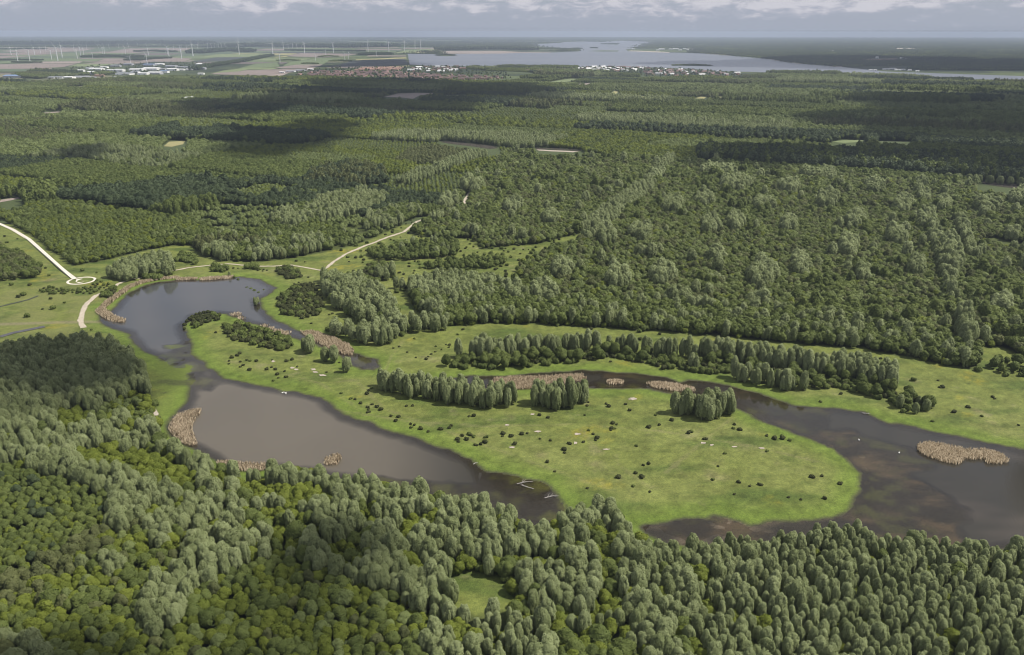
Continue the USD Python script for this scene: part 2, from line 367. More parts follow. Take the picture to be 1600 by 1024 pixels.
# the woods that stand inside the open land: (outline at the ground, [(kind, share)], spacing, size)
WOODS = [
    ("upper silver mass", gp(505,437, 560,443, 603,470, 629,497, 620,512, 560,507, 520,482, 505,457), [("silver", .85), ("green", .15)], 6.2, 1.05),
    ("lower silver mass", gp(497,514, 522,527, 568,541, 600,547, 614,536, 640,522, 695,520, 697,510, 610,513, 560,521), [("silver", .85), ("shrub", .15)], 6.0, 1.0),
    ("strip1", gp(575,397, 640,385, 700,378, 718,387, 712,403, 640,409, 580,408), [("green", .8), ("silver", .06), ("shrub", .14)], 6.0, .82),
    ("strip2", gp(655,420, 700,410, 760,404, 793,405, 795,417, 740,424, 690,424), [("green", .7), ("shrub", .3)], 5.5, .7),
    ("small1", gp(585,428, 615,424, 618,440, 590,442), [("silver", .9), ("shrub", .1)], 6.0, .8),
    ("small2", gp(612,452, 634,447, 636,458, 617,462), [("silver", .6), ("shrub", .4)], 5.5, .75),
    ("small3", gp(575,418, 600,408, 612,420, 590,448, 560,436), [("thorn", .7), ("shrub", .3)], 5.0, 1.1),
    ("pond-end willow", gp(165,442, 205,442, 262,427, 268,407, 245,407, 212,415, 185,424), [("silver", .93), ("green", .07)], 6.2, .95),
    ("pond-end shrub", gp(225,437, 250,440, 268,432, 268,422, 232,428), [("shrub", .7), ("silver", .3)], 5.0, 1.2),
    ("short hedge", gp(275,410, 308,415, 312,404, 285,397), [("shrub", .8), ("thorn", .2)], 5.0, 1.1),
    ("mound", gp(55,455, 80,463, 150,462, 172,448, 150,440, 145,452, 120,456, 80,452), [("shrub", .7), ("thorn", .3)], 4.6, .55),
    ("leftwood", gp(-60,446, 0,441, 45,438, 72,431, 62,419, 40,404, 0,388, -60,378), [("green", .65), ("olive", .35)], 6.0, .80),
    ("thicket", gp(430,470, 450,456, 470,445, 497,445, 500,460, 506,480, 497,496, 470,499, 440,492), [("thorn", .85), ("shrub", .15)], 4.4, .95),
    ("pen1", gp(348,512, 375,506, 400,513, 430,522, 452,532, 455,546, 440,552, 420,545, 395,540, 365,535, 350,525), [("thorn", .55), ("shrub", .45)], 4.6, .95),
    ("pen2", gp(302,500, 320,494, 344,493, 340,502, 318,508, 310,517, 302,512), [("thorn", .8), ("shrub", .2)], 4.2, 1.0),
    ("first path-side", gp(330,424, 345,428, 358,425, 352,419, 335,419), [("shrub", .8), ("thorn", .2)], 4.6, 1.1),
    ("second path-side", gp(382,421, 398,424, 404,419, 395,414), [("shrub", 1.)], 4.6, 1.0),
    ("third path-side", gp(428,424, 448,437, 470,436, 470,428, 445,417), [("thorn", .7), ("shrub", .3)], 4.4, 1.1),
    ("path-bend", gp(153,466, 172,468, 185,456, 178,452, 160,458), [("thorn", .7), ("shrub", .3)], 4.0, .9),
    ("beltgreen", gp(693,577, 760,579, 850,574, 950,562, 1000,566, 1040,580, 1100,585, 1180,588, 1260,608, 1303,609, 1347,618, 1390,634, 1440,650, 1457,640, 1400,612, 1330,595, 1250,585, 1130,566, 1040,561, 950,549, 850,556, 760,562, 715,560),
        [("shrub", .62), ("green", .26), ("thorn", .12)], 5.0, .92),
    ("belt", gp(712,560, 770,552, 850,549, 930,546, 1000,552, 1080,558, 1130,556, 1250,573, 1330,578, 1392,592, 1398,612, 1330,596, 1250,585, 1130,567, 1040,560, 950,550, 850,557, 760,563), [("poplar", 1.)], 4.8, .92),
    ("belt-end", gp(1395,640, 1420,651, 1452,646, 1457,638, 1425,632, 1400,632), [("silver", .6), ("shrub", .4)], 5.5, .62),
    ("clumpA", gp(583,612, 640,625, 700,634, 770,641, 803,638, 806,626, 740,619, 680,612, 620,606, 590,604), [("poplar", 1.)], 5.2, .88),
    ("clumpB", gp(826,640, 862,645, 895,640, 918,632, 912,624, 850,626, 830,630), [("poplar", 1.)], 4.9, .92),
    ("clumpC", gp(1050,650, 1080,656, 1108,660, 1130,654, 1152,650, 1154,642, 1110,640, 1060,642), [("poplar", 1.)], 5.0, .92),
    ("clumpD", gp(1136,596, 1170,604, 1210,611, 1254,616, 1258,607, 1200,598, 1150,589), [("poplar", 1.)], 5.2, .82),
    ("clumpD1", gp(1076,582, 1090,585, 1102,582, 1098,576, 1080,576), [("poplar", .8), ("shrub", .2)], 5.0, .75),
    ("tree1", gp(457,553, 475,557, 491,553, 486,545, 465,545), [("silver", 1.)], 6.5, .95),
    ("tree2", gp(500,567, 515,571, 527,567, 520,560, 505,560), [("silver", 1.)], 6.0, .9),
    ("tree3", gp(532,581, 545,584, 554,580, 548,575, 535,575), [("silver", 1.)], 6.0, .85),
    ("right-edge", gp(1545,582, 1575,590, 1620,596, 1640,585, 1590,570, 1556,566), [("green", .7), ("shrub", .3)], 6.0, .75),
]
REEDS = [("along the pale rim of the upper pond's curved west shore", unary_union([LineString(G(*np.array(a, float).T)).buffer(w) for a, w in (
             (((157,486), (163,480), (172,472), (187,461), (203,450), (222,443), (245,438), (275,435)), 2.6), (((158,487), (168,494), (178,499), (190,503)), 3.6))])),
         ("in a thin line on the upper pond's far shore, eastern part", LineString(G(np.array([318, 340, 360.]), np.array([437.5, 436, 434.5]))).buffer(3.2)),
         ("in a short line on the upper pond's far shore, by willows", LineString(G(np.array([279, 304.]), np.array([437.5, 436.5]))).buffer(2.6)),
         ("filling the narrow inlet beside three round willows", gp(471,519, 490,519, 520,529, 545,541, 553,551, 548,556, 530,552, 505,540, 485,530)),
         ("as a broad tuft at the west end of the lower pond", gp(265,672, 268,660, 278,650, 296,644, 313,641, 309,650, 301,660, 298,670, 302,684, 308,696, 300,699, 282,690)),
         ("on the near bank of the lower pond between tree tops", gp(340,722, 360,724, 385,726, 416,727, 425,735, 380,738, 345,730)),
         ("as an oval tuft by the near bank of the lower pond", gp(506,724, 514,715, 528,711, 534,716, 530,724, 516,729)),
         ("between the long and the square tree clump", gp(770,605, 772,594, 790,591, 845,590, 908,586, 915,591, 912,597, 895,596, 850,606, 806,610, 760,605)),
         ("as a small oval island in the narrow channel", gp(948,598, 956,595, 970,596, 976,599, 968,602, 954,602)),
         ("as a long low bed in the channel behind the small clump", gp(1010,600, 1022,598, 1050,601, 1085,608, 1084,613, 1050,611, 1025,607)),
         ("as the large ragged island in the wide dark water", gp(1431,702, 1440,694, 1452,692, 1480,698, 1510,704, 1540,704, 1565,711, 1576,722, 1560,726, 1545,725, 1535,718, 1505,719, 1495,727, 1478,723, 1450,714)),
         ("as small tufts off the bushy tip of the headland", unary_union([Point(G(x, y)).buffer(r) for x, y, r in ((367,492,3.4), (372,493,2.6), (378,498,2.8), (414,511,3.2), (423,515,2.8), (436,520,3.4), (447,522,3.6), (432,518,2.))]))]

def worn(pg, seed):
    """A track's edge: a little wider or narrower from step to step."""
    c_ = np.array(pg.segmentize(2.5).exterior.coords)[:-1]; return Polygon(c_ + np.column_stack([vnoise(c_, 4.5, 70 + seed, 3) - .5, vnoise(c_, 4.5, 80 + seed, 3) - .5]) * 3.2).buffer(0)
def ribbon(pts, w):
    p = np.array(pts, float).reshape(-1, 2); return LineString(G(p[:, 0], p[:, 1])).buffer(w / 2, cap_style="flat")
PATHS = [worn(p_, k_) for k_, p_ in enumerate([ribbon((130,514, 126,503, 128,492, 136,476, 151,463), 4.2), ribbon((151,463, 175,454, 185,446, 205,439, 230,434, 265,425, 300,419, 330,415.5, 356,413.5, 400,417.5, 430,417, 455,415.5, 480,420, 503,424, 514,418), 2.6),
         ribbon((512,418, 520,411, 541,398, 566,387, 588,379, 605,372, 632,363, 645,352, 651,347, 662,343.5), 3.6), ribbon((662,343.5, 690,335, 715,325, 724,321, 727,312, 735,300, 746,294, 765,285), 4.2)])]
WHITE = ribbon((-40,334, 0,351, 20,360, 45,375, 118,441), 4.2)
RING_C = G(128.0, 443.0); RING = Point(RING_C).buffer(12.5, 32).difference(Point(RING_C).buffer(10.3, 32))
PLAZA = gp(119,445, 120,441, 128,440, 135,442, 132,445, 124,447)
SANDS = [(903,680,5,1.6), (840,676,5,1.4), (899,694,3,2), (800,701,5,1.4), (792,666,3,1.2), (1098,694,4,1.4), (1112,697,3,1.2), (1190,702,4,1.4), (427,566,3,1.4), (457,576,3,1.4), (463,579,3,1.3), (490,579,4,1.5),
         (493,583,4,1.4), (504,588,5,1.4), (832,649,3,1.2), (1147,700,4,1.), (989,625,6,2.2), (947,704,5,1.3)]

# ------------------------------------------------------------------ near ground: meadows, banks and pond beds in one relief
X0, X1, Y0, Y1, ST = -640.0, 580.0, 258.0, 960.0, 1.7
gx = np.linspace(X0, X1, int((X1 - X0) / ST) + 1); gy = np.linspace(Y0, Y1, int((Y1 - Y0) / ST) + 1)
XX, YY = np.meshgrid(gx, gy); XY = np.column_stack([XX.ravel(), YY.ravel()])
shapely.prepare(WATER)
wet = shapely.contains_xy(WATER, XY[:, 0], XY[:, 1])
sd = shapely.distance(shapely.points(XY), WATER.boundary)
sd = np.where(wet, sd, -sd)                                             # metres into the water
sd = sd + (vnoise(XY, 14, 3) - 0.5) * 9.0 + (vnoise(XY, 4, 5, 3) - 0.5) * 3.0 * np.clip(1 - np.abs(sd) / 25, 0, 1)
PXX, PYY = P(XY)
def zone(poly, soft, seed=0):
    """1 inside the outline, 0 outside, with a ragged soft edge."""
    shapely.prepare(poly)
    i = shapely.contains_xy(poly, XY[:, 0], XY[:, 1]); d = shapely.distance(shapely.points(XY), poly.boundary)
    return smooth01(np.where(i, d, -d) + (vnoise(XY, soft * 1.6, seed) - 0.5) * soft * 2.4, -soft, soft)
# shallows where weed grows up through the water
shallow = np.maximum.reduce([zone(gp(262,545, 300,528, 298,560, 318,575, 345,600, 330,612, 300,604, 285,620, 262,655, 244,650, 244,590), 5, 11),
                             zone(gp(740,728, 890,752, 895,830, 780,818, 640,770, 560,748, 600,745, 680,752, 740,752), 5, 12),
                             zone(gp(1000,806, 1130,804, 1300,812, 1240,860, 1120,870, 1000,850), 5, 13),
                             1.0 * zone(gp(1290,690, 1330,716, 1350,745, 1345,775, 1330,800, 1300,840, 1500,860, 1520,800, 1430,740, 1470,730, 1440,705, 1330,672, 1250,660), 7, 14),
                             0.8 * zone(gp(960,582, 1300,638, 1300,690, 1150,640, 900,606), 4, 15),
                             zone(gp(550,555, 590,560, 592,580, 560,578), 3, 16)])
depth = smooth01(sd, 0.0, 14.0) * 1.3 + 0.02
depth = np.where(sd > 0, depth * (1 - 0.84 * shallow) + 0.0, -0.05 * -np.minimum(sd, 0))
weedn = vnoise(XY, 9, 21, 5); weedn2 = vnoise(np.column_stack([XY[:, 0] / 2.2, XY[:, 1]]), 12, 23, 5)
depth = np.where(sd > 0, depth + shallow * (weedn - 0.52) * 0.9 * smooth01(sd, 0, 4), depth)
land = np.clip(-sd * 0.05, 0, 0.55) + (vnoise(XY, 22, 9) - 0.5) * 0.25 * smooth01(-sd, 2, 12) + 0.02
mound = np.exp(-((XY - RING_C) ** 2).sum(1) / (2 * 26.0 ** 2)) * 2.2
Z = np.where(sd > 0, -np.maximum(depth, -0.06), land) + mound * (sd < 0)
edge = np.minimum.reduce([XY[:, 0] - X0, X1 - XY[:, 0], XY[:, 1] - Y0, Y1 - XY[:, 1]])
Z = np.where(edge < 6, 0.30 + (Z - 0.30) * np.clip(edge / 6, 0, 1), Z)

C3 = lambda *c: np.array(c)[None, :]
def blend(col, c, w): return col + (np.asarray(c)[None, :] - col) * np.clip(w, 0, 1)[:, None]
n5 = vnoise(np.column_stack([XY[:, 0] / 1.8, XY[:, 1]]), 6.5, 39, 4)
n1, n2, n3, n4 = vnoise(XY, 60, 31), vnoise(XY, 16, 32, 5), vnoise(XY, 5, 33, 3), vnoise(np.column_stack([XY[:, 0] / 3.0, XY[:, 1]]), 14, 34, 5)
col = np.broadcast_to(C3(0.128, 0.146, 0.040), (len(XY), 3)).copy()
col = blend(col, (0.150, 0.165, 0.052), smooth01(n1, 0.42, 0.72) * 0.9)                    # drier, paler grass
col = blend(col, (0.062, 0.090, 0.022), smooth01(n4, 0.48, 0.70) * 0.85)                    # rank dark patches
col = blend(col, (0.185, 0.165, 0.085), smooth01(n2, 0.60, 0.80) * smooth01(n1, 0.4, 0.6) * 0.8)   # hay-coloured tussocks
col = blend(col, (0.070, 0.092, 0.024), smooth01(n5, 0.54, 0.70) * 0.6 * smooth01(n1, .35, .55))
col = blend(col, (0.205, 0.190, 0.100), smooth01(n5, 0.40, 0.28) * smooth01(n2, .48, .6) * 0.55)
col = blend(col, (0.215, 0.180, 0.025), smooth01(vnoise(XY, 26, 37, 4), 0.60, 0.74) * smooth01(n3, 0.35, 0.7) * 0.75)    # buttercups
col = blend(col, (0.105, 0.150, 0.026), smooth01(sd, -22, -3) * 0.8)                       # lush wet fringe
fine = (n3 - 0.5) * 0.8 + (vnoise(XY, 2.4, 38, 2) - 0.5) * 0.8
col = col * (1 + fine)[:, None]
heath = zone(EXTRA_OPEN[-1], 8, 41) if False else 0
shapely.prepare(OPEN)
opened = zone(OPEN, 3, 42)
litter = blend(np.broadcast_to(C3(0.062, 0.074, 0.026), col.shape).copy(), (0.085, 0.105, 0.025), smooth01(vnoise(XY, 11, 43), 0.45, 0.7))
col = litter + (col - litter) * np.maximum(opened, zone(EXTRA_OPEN[0].buffer(6), 2, 44))[:, None]
leftm = smooth01(-PXX, -190, -150) * smooth01(PYY, 440, 455) * opened
col = blend(col, (0.155, 0.160, 0.060), leftm * smooth01(n2, 0.35, 0.6) * 0.7)
col = blend(col, (0.20, 0.17, 0.12), leftm * smooth01(np.abs(PYY - (508 + PXX * -0.03)), 3, 1) * 0.6)
for tr_ in ((520,640, 640,660, 760,668, 900,664, 1040,676, 1180,700, 1300,728), (560,600, 600,640, 700,676, 820,720, 960,770), (880,640, 930,700, 1010,760, 1100,790), (330,560, 420,580, 500,600, 560,640), (1160,640, 1100,690, 1040,740), (640,520, 610,560, 600,585)):
    p_ = np.array(tr_, float).reshape(-1, 2); ln_ = LineString(G(p_[:, 0], p_[:, 1])); dd_ = shapely.distance(shapely.points(XY), ln_) + (vnoise(XY, 9, 96) - .5) * 5
    col = blend(col, (0.185, 0.170, 0.085), smooth01(np.abs(dd_), 1.6, .3) * .45 * smooth01(n2, .35, .55))
# margins: trampled mud, black peat, weed
mudw = smooth01(sd, -3.0, 0.5)
col = blend(col, (0.050, 0.043, 0.034), mudw)
bed = np.broadcast_to(C3(0.034, 0.030, 0.027), col.shape).copy()
bed = blend(bed, (0.110, 0.122, 0.036), smooth01(weedn, 0.50, 0.66) * shallow * np.where(PXX > 900, .6, .8))
bed = blend(bed, (0.120, 0.092, 0.070), smooth01(weedn2, 0.46, 0.64) * shallow * (PXX > 900) * 0.85)
bed = blend(bed, (0.085, 0.090, 0.030), smooth01(weedn2, 0.52, 0.66) * shallow * (PXX < 900) * 0.7)
algae = np.maximum(zone(unary_union([gp(252,541, 262,538, 280,538, 288,541, 272,545, 256,545), gp(434,608, 446,605, 462,609, 452,612, 440,612)]), 1.5, 46), zone(gp(250,552, 272,560, 296,572, 300,590, 292,604, 275,625, 262,648, 244,660, 240,600), 5, 45))
bed = blend(bed, (0.118, 0.150, 0.034), algae * smooth01(weedn, 0.40, 0.56))
col = blend(col, (0.118, 0.150, 0.034), algae * 0.85 * smooth01(weedn, 0.36, 0.54))
col = blend(col, (0.055, 0.058, 0.030), algae * smooth01(weedn2, 0.50, 0.62) * 0.7)
Z = np.where((algae > 0.5) & (weedn > 0.42) & (sd > 0), np.maximum(Z, -0.02 + 0.10 * (weedn - 0.42)), Z)
col = np.where((sd > 0.3)[:, None], bed * (1 + fine * 0.5)[:, None], col)
green_mud = np.maximum.reduce([shallow * (sd < 1.5) * smooth01(sd, -9, 0) * 0.7])
col = np.clip(col * [0.90, 0.93, 0.84], 0.010, 0.6)
nx, ny = len(gx), len(gy)
idx = np.arange(nx * ny).reshape(ny, nx)
quad = np.stack([idx[:-1, :-1], idx[:-1, 1:], idx[1:, 1:], idx[1:, :-1]], -1).reshape(-1, 4)
def ground_height(xy):
    xy = np.asarray(xy, float).reshape(-1, 2)
    i = np.clip(((xy[:, 0] - X0) / (gx[1] - gx[0])).round().astype(int), 0, nx - 1); j = np.clip(((xy[:, 1] - Y0) / (gy[1] - gy[0])).round().astype(int), 0, ny - 1)
    h = Z.reshape(ny, nx)[j, i]
    out = (xy[:, 0] < X0) | (xy[:, 0] > X1) | (xy[:, 1] < Y0) | (xy[:, 1] > Y1)
    return np.where(out, 0.30, h)

def primvar(mesh, name, val, kind):
    pv = UsdGeom.PrimvarsAPI(mesh).CreatePrimvar(name, kind, "vertex")
    pv.Set(Vt.Vec3fArray.FromNumpy(np.ascontiguousarray(val, np.float32)) if np.ndim(val) == 2 else Vt.FloatArray.FromNumpy(np.ascontiguousarray(val, np.float32)))

ground_mat = look("meadow_ground", {
    "c": ("attribute", {"attribute": "tint"}), "g": ("geometry", {}),
    "n": ("noise_texture", {"scale": 0.9, "detail": 4.0, "roughness": 0.7}),
    "r": ("rgb_ramp", {"ramp": [(0.2, (0.55, 0.57, 0.60)), (0.5, (1, 1, 1)), (0.8, (1.5, 1.42, 1.35))]}),
    "mul": ("mix_color", {"blend_type": "multiply", "fac": 1.0, "use_clamp": False}),
    "n2": ("noise_texture", {"scale": 1.6, "detail": 3.0}), "bump": ("bump", {"strength": 0.7, "distance": 0.35}),
    "p": ("principled_bsdf", {"roughness": 0.85, "specular_ior_level": 0.15})},
    [("g.position", "n.vector"), ("n.fac", "r.fac"), ("c.color", "mul.a"), ("r.color", "mul.b"), ("mul.result", "p.base_color"),
     ("g.position", "n2.vector"), ("n2.fac", "bump.height"), ("bump.normal", "p.normal")], "p.BSDF")
gm = obj("meadow", (np.column_stack([XY, Z]), quad), ground_mat, smooth=True)
primvar(gm, "tint", col, Sdf.ValueTypeNames.Color3fArray)
tag(gm, "green meadows, banks and woodland floor around the two ponds", "ground", kind="structure")

# the ponds' water: one level sheet over every cell whose ground is near or under water
need = ((Z < 0.012) & (sd > -8)).reshape(ny, nx)
cell = (need[:-1, :-1] | need[:-1, 1:] | need[1:, 1:] | need[1:, :-1]).ravel()
wq = quad[cell]; uniq, inv = np.unique(wq, return_inverse=True)
WD = np.clip(-Z[uniq], 0, 2)
up_zone = smooth01(PYY[uniq], 585, 530) * (PXX[uniq] < 620)
murk = np.broadcast_to(C3(0.116, 0.101, 0.077), (len(uniq), 3)).copy()           # silty brown
murk = blend(murk, (0.066, 0.068, 0.070), up_zone)                              # the upper pond: clearer, greyer
murk = blend(murk, (0.036, 0.033, 0.025), smooth01(PXX[uniq], 560, 760))
murk = blend(murk, (0.070, 0.058, 0.046), smooth01(vnoise(np.column_stack([XY[uniq, 0] / 2.5, XY[uniq, 1]]), 40, 53, 4), .48, .66) * (PXX[uniq] > 880) * smooth01(PXX[uniq], 1250, 1500))
murk *= 0.86 * (0.9 + 0.2 * vnoise(XY[uniq], 45, 52))[:, None]
water_mat = look("pond_water", {
    "d": ("attribute", {"attribute": "depth"}), "mc": ("attribute", {"attribute": "murk"}), "g": ("geometry", {}),
    "f": ("map_range", {"range_type": "smoothstep", "from_min": 0.05, "from_max": 0.95, "to_min": 0.03, "to_max": 0.96, "clamp": True}),
    "n": ("noise_texture", {"scale": 0.8, "detail": 3.0}), "bump": ("bump", {"strength": 0.10, "distance": 0.10}),
    "tr": ("transparent_bsdf", {"color": (0.80, 0.76, 0.66)}), "df": ("diffuse_bsdf", {}),
    "body": ("mix_closure", {}), "fr": ("fresnel", {"IOR": 1.333}), "gl": ("glossy_bsdf", {"color": (1, 1, 1), "roughness": 0.07}), "s": ("mix_closure", {})},
    [("d.fac", "f.value"), ("f.result", "body.fac"), ("mc.color", "df.color"), ("tr.BSDF", "body.closure1"), ("df.BSDF", "body.closure2"),
     ("g.position", "n.vector"), ("n.fac", "bump.height"), ("bump.normal", "gl.normal"),
     ("fr.fac", "s.fac"), ("body.closure", "s.closure1"), ("gl.BSDF", "s.closure2")], "s.closure")
wm = obj("pond_water", (np.column_stack([XY[uniq], np.zeros(len(uniq))]), inv.reshape(-1, 4)), water_mat)
primvar(wm, "depth", WD, Sdf.ValueTypeNames.FloatArray); primvar(wm, "murk", murk, Sdf.ValueTypeNames.Color3fArray)
tag(wm, "grey-brown water of the two linked ponds and the dark side channel", "water", kind="structure")

# ------------------------------------------------------------------ the rest of the land out to the horizon
hole = np.array([[X0, Y0], [X1, Y0], [X1, Y1], [X0, Y1]]); hc = hole.mean(0)
ring0 = np.vstack([hole[k] + (hole[(k + 1) % 4] - hole[k]) * np.linspace(0, 1, 24, endpoint=False)[:, None] for k in range(4)])
dirs = ring0 - hc; dist0 = np.linalg.norm(dirs, axis=1); dirs /= dist0[:, None]
rings = [ring0]
for R in (1000, 1500, 2200, 3200, 4600, 6500, 9000, 13000, 19000, 27000, 39000.0):
    rings.append(hc + dirs * R)
rv = np.vstack(rings); rv = np.column_stack([rv, np.full(len(rv), 0.30)])
rq = []
k_ = len(ring0)
for r_ in range(len(rings) - 1):
    i = np.arange(k_); j = (i + 1) % k_; rq.append(np.column_stack([i + r_ * k_, i + (r_ + 1) * k_, j + (r_ + 1) * k_, j + r_ * k_]))
rq = np.vstack(rq)
land_mat = look("far_land", {
    "g": ("geometry", {}), "map": ("mapping", {"scale": (0.00045, 0.0011, 0.0), "rotation": (0, 0, 0.12)}),
    "v": ("voronoi_texture", {"scale": 1.0, "metric": "chebychev", "randomness": 0.9}),
    "sep": ("separate_color", {}), 
    "r": ("rgb_ramp", {"interpolate": False, "ramp": [(0.0, (0.030, 0.042, 0.022)), (0.36, (0.050, 0.070, 0.030)), (0.50, (0.090, 0.115, 0.048)), (0.66, (0.034, 0.046, 0.024)), (0.78, (0.125, 0.110, 0.085)), (0.88, (0.110, 0.135, 0.060)), (0.96, (0.16, 0.15, 0.09))]}),
    "n": ("noise_texture", {"scale": 0.0016, "detail": 5.0, "roughness": 0.7}),
    "w": ("map_range", {"range_type": "smoothstep", "from_min": 0.47, "from_max": 0.56, "clamp": True}),
    "near": ("vector_math", {"math_type": "length"}), "nf": ("map_range", {"from_min": 3600.0, "from_max": 4300.0, "to_min": 1.0, "to_max": 0.0, "clamp": True}),
    "mx": ("math", {"math_type": "maximum"}),
    "wood": ("mix_color", {"blend_type": "mix", "b": (0.062, 0.080, 0.034)}),
    "p": ("principled_bsdf", {"roughness": 0.9, "specular_ior_level": 0.1})},
    [("g.position", "map.vector"), ("map.vector", "v.vector"), ("v.color", "sep.color"), ("sep.r", "r.fac"), ("g.position", "n.vector"), ("n.fac", "w.value"),
     ("g.position", "near.vector1"), ("near.value", "nf.value"), ("w.result", "mx.value1"), ("nf.result", "mx.value2"),
     ("mx.value", "wood.fac"), ("r.color", "wood.a"), ("wood.result", "p.base_color")], "p.BSDF")
t_ = obj("polder_ground", (rv, rq), land_mat)
tag(t_, "flat wooded polder running out to the grey-blue horizon", "ground", kind="structure")

LAKE = unary_union([gp(637,84.5, 688,85, 760,84, 810,83, 860,82.5, 904,80.5, 906,77.5, 880,77, 840,72.5, 830,70, 856,68.5, 880,66, 920,65, 940,66, 970,63.8, 1001,65, 1026,66.5, 1010,71, 999,75, 978,77.5, 981,80.5,
                       1046,82.5, 1091,83.6, 1125,86, 1170,90, 1204,93, 1233,98.5, 1274,102, 1314,105, 1361,110, 1388,112.5, 1442,114.2, 1487,115.8, 1555,118, 1600,119.5, 1720,124,
                       1720,133, 1600,128, 1544,126, 1487,124.5, 1465,121, 1420,120, 1348,117.5, 1296,114, 1240,112.5, 1199,113.5, 1156,112.5, 1125,111.5, 1080,108, 1026,106, 945,103.5, 913,105, 860,105, 820,104.5, 728,104.5, 700,103.5, 660,102.5, 640,101)])
lake_mat = look("lake_water", {
    "g": ("geometry", {}), "n": ("noise_texture", {"scale": 0.08, "detail": 4.0}), "bump": ("bump", {"strength": 0.6, "distance": 2.0}),
    "n2": ("noise_texture", {"scale": 0.0009, "detail": 3.0}), "map": ("mapping", {"scale": (0.4, 1.5, 1.0)}),
    "r": ("rgb_ramp", {"ramp": [(0.3, (0.085, 0.097, 0.118)), (0.7, (0.128, 0.138, 0.158))]}),
    "p": ("principled_bsdf", {"roughness": 0.28, "ior": 1.333, "specular_ior_level": 0.5})},
    [("g.position", "n.vector"), ("n.fac", "bump.height"), ("bump.normal", "p.normal"), ("g.position", "map.vector"), ("map.vector", "n2.vector"), ("n2.fac", "r.fac"), ("r.color", "p.base_color")], "p.BSDF")
tag(obj("lake", poly_mesh(LAKE, 0.9), lake_mat), "wide pale lake beyond the forest and the town", "lake", kind="structure")
ISLES = [gp(889,78.5, 893,75, 903,74.2, 907,77, 905,79), gp(940,69.3, 950,67.6, 967,68.2, 965,70.2), gp(921,75.2, 928,73.6, 935,74.6, 934,76.2), gp(918,80.2, 940,79.1, 967,79.4, 965,81, 940,80.9),
         gp(1048,103.2, 1060,101.2, 1090,101.6, 1115,102.6, 1112,103.8, 1080,103.6), gp(682,87.6, 690,85.4, 708,85.6, 711,87.4, 700,88.2)]
for k, (i_, w_) in enumerate(zip(ISLES, ("beside the lake's far peninsula", "farthest up the lake", "small and round, far up the lake", "thin and flat, in the lake's middle", "long, just off the town's shore", "dark, by the field dyke"))):
    tag(obj("lake_island", poly_mesh(i_, 1.3), MAT_ISLE if False else land_mat), "low wooded island in the lake, " + w_, "island", kind="structure")
canal_mat = water_mat
CANALS = [("short canal stretch beside the row of tall poplars", gp(686,222, 700,221.5, 735,224.5, 772,228.5, 778,232, 765,233.5, 735,229, 705,225.5), 0.5),
          ("thin canal stretch with a sandy bank amid the wood", gp(836,231.5, 870,232.5, 908,235.2, 906,236.6, 868,234.8, 838,233.6), 0.5),
          ("dark canal stretch at the frame's edge below round willows", gp(1535,284, 1570,287, 1640,294, 1640,300, 1568,293, 1535,288), 0.5)]
plain_water = look("canal_water", {"p": ("principled_bsdf", {"base_color": (0.085, 0.075, 0.065), "roughness": 0.12, "ior": 1.333})}, [], "p.BSDF")
for l_, g_, z in CANALS:
    tag(obj("canal", poly_mesh(g_, z), plain_water), l_, "canal", kind="structure")
tag(obj("canal_bank", poly_mesh(gp(838,234.2, 868,235.6, 905,237.2, 895,238.6, 862,237.2, 842,236), 0.55), MAT["sand"]), "narrow sandy canal bank amid the wood", "bank", kind="structure")

FIELD = {"g1": (0.105, 0.138, 0.060), "g2": (0.140, 0.172, 0.074), "g3": (0.070, 0.098, 0.050), "s1": (0.190, 0.155, 0.135), "s2": (0.235, 0.195, 0.170), "s3": (0.110, 0.090, 0.082), "y": (0.26, 0.24, 0.11), "d": (0.042, 0.050, 0.045)}
FM = {k: simple("field_" + k, v, 0.9, 0.16, 0.006) for k, v in FIELD.items()}
FNAME = {"g1": "green crop", "g2": "light green crop", "g3": "dark green crop", "s1": "pinkish bare soil", "s2": "pale bare soil", "s3": "dark brown soil", "y": "pale yellow crop", "d": "blackish field"}
fields_area = gp(-60,63, 640,63, 690,79, 634,84, 636,101, 612,105, 560,106.5, 500,112, 455,117, 440,121, 330,121.5, 262,119, 316,104.5, 300,97, 240,97, 200,101, 130,108, 60,113, -60,113)
used_fields = []
def field(poly, key, where):
    poly = poly.difference(unary_union(used_fields).buffer(8)) if used_fields else poly
    for g_ in getattr(poly, "geoms", [poly]):
        if g_.geom_type != "Polygon" or g_.area < 4000: continue
        tag(obj("field", poly_mesh(g_, 0.55), FM[key]), f"{FNAME[key]} field {where}", "field", "polder fields on the far left", "structure")
        used_fields.append(g_)
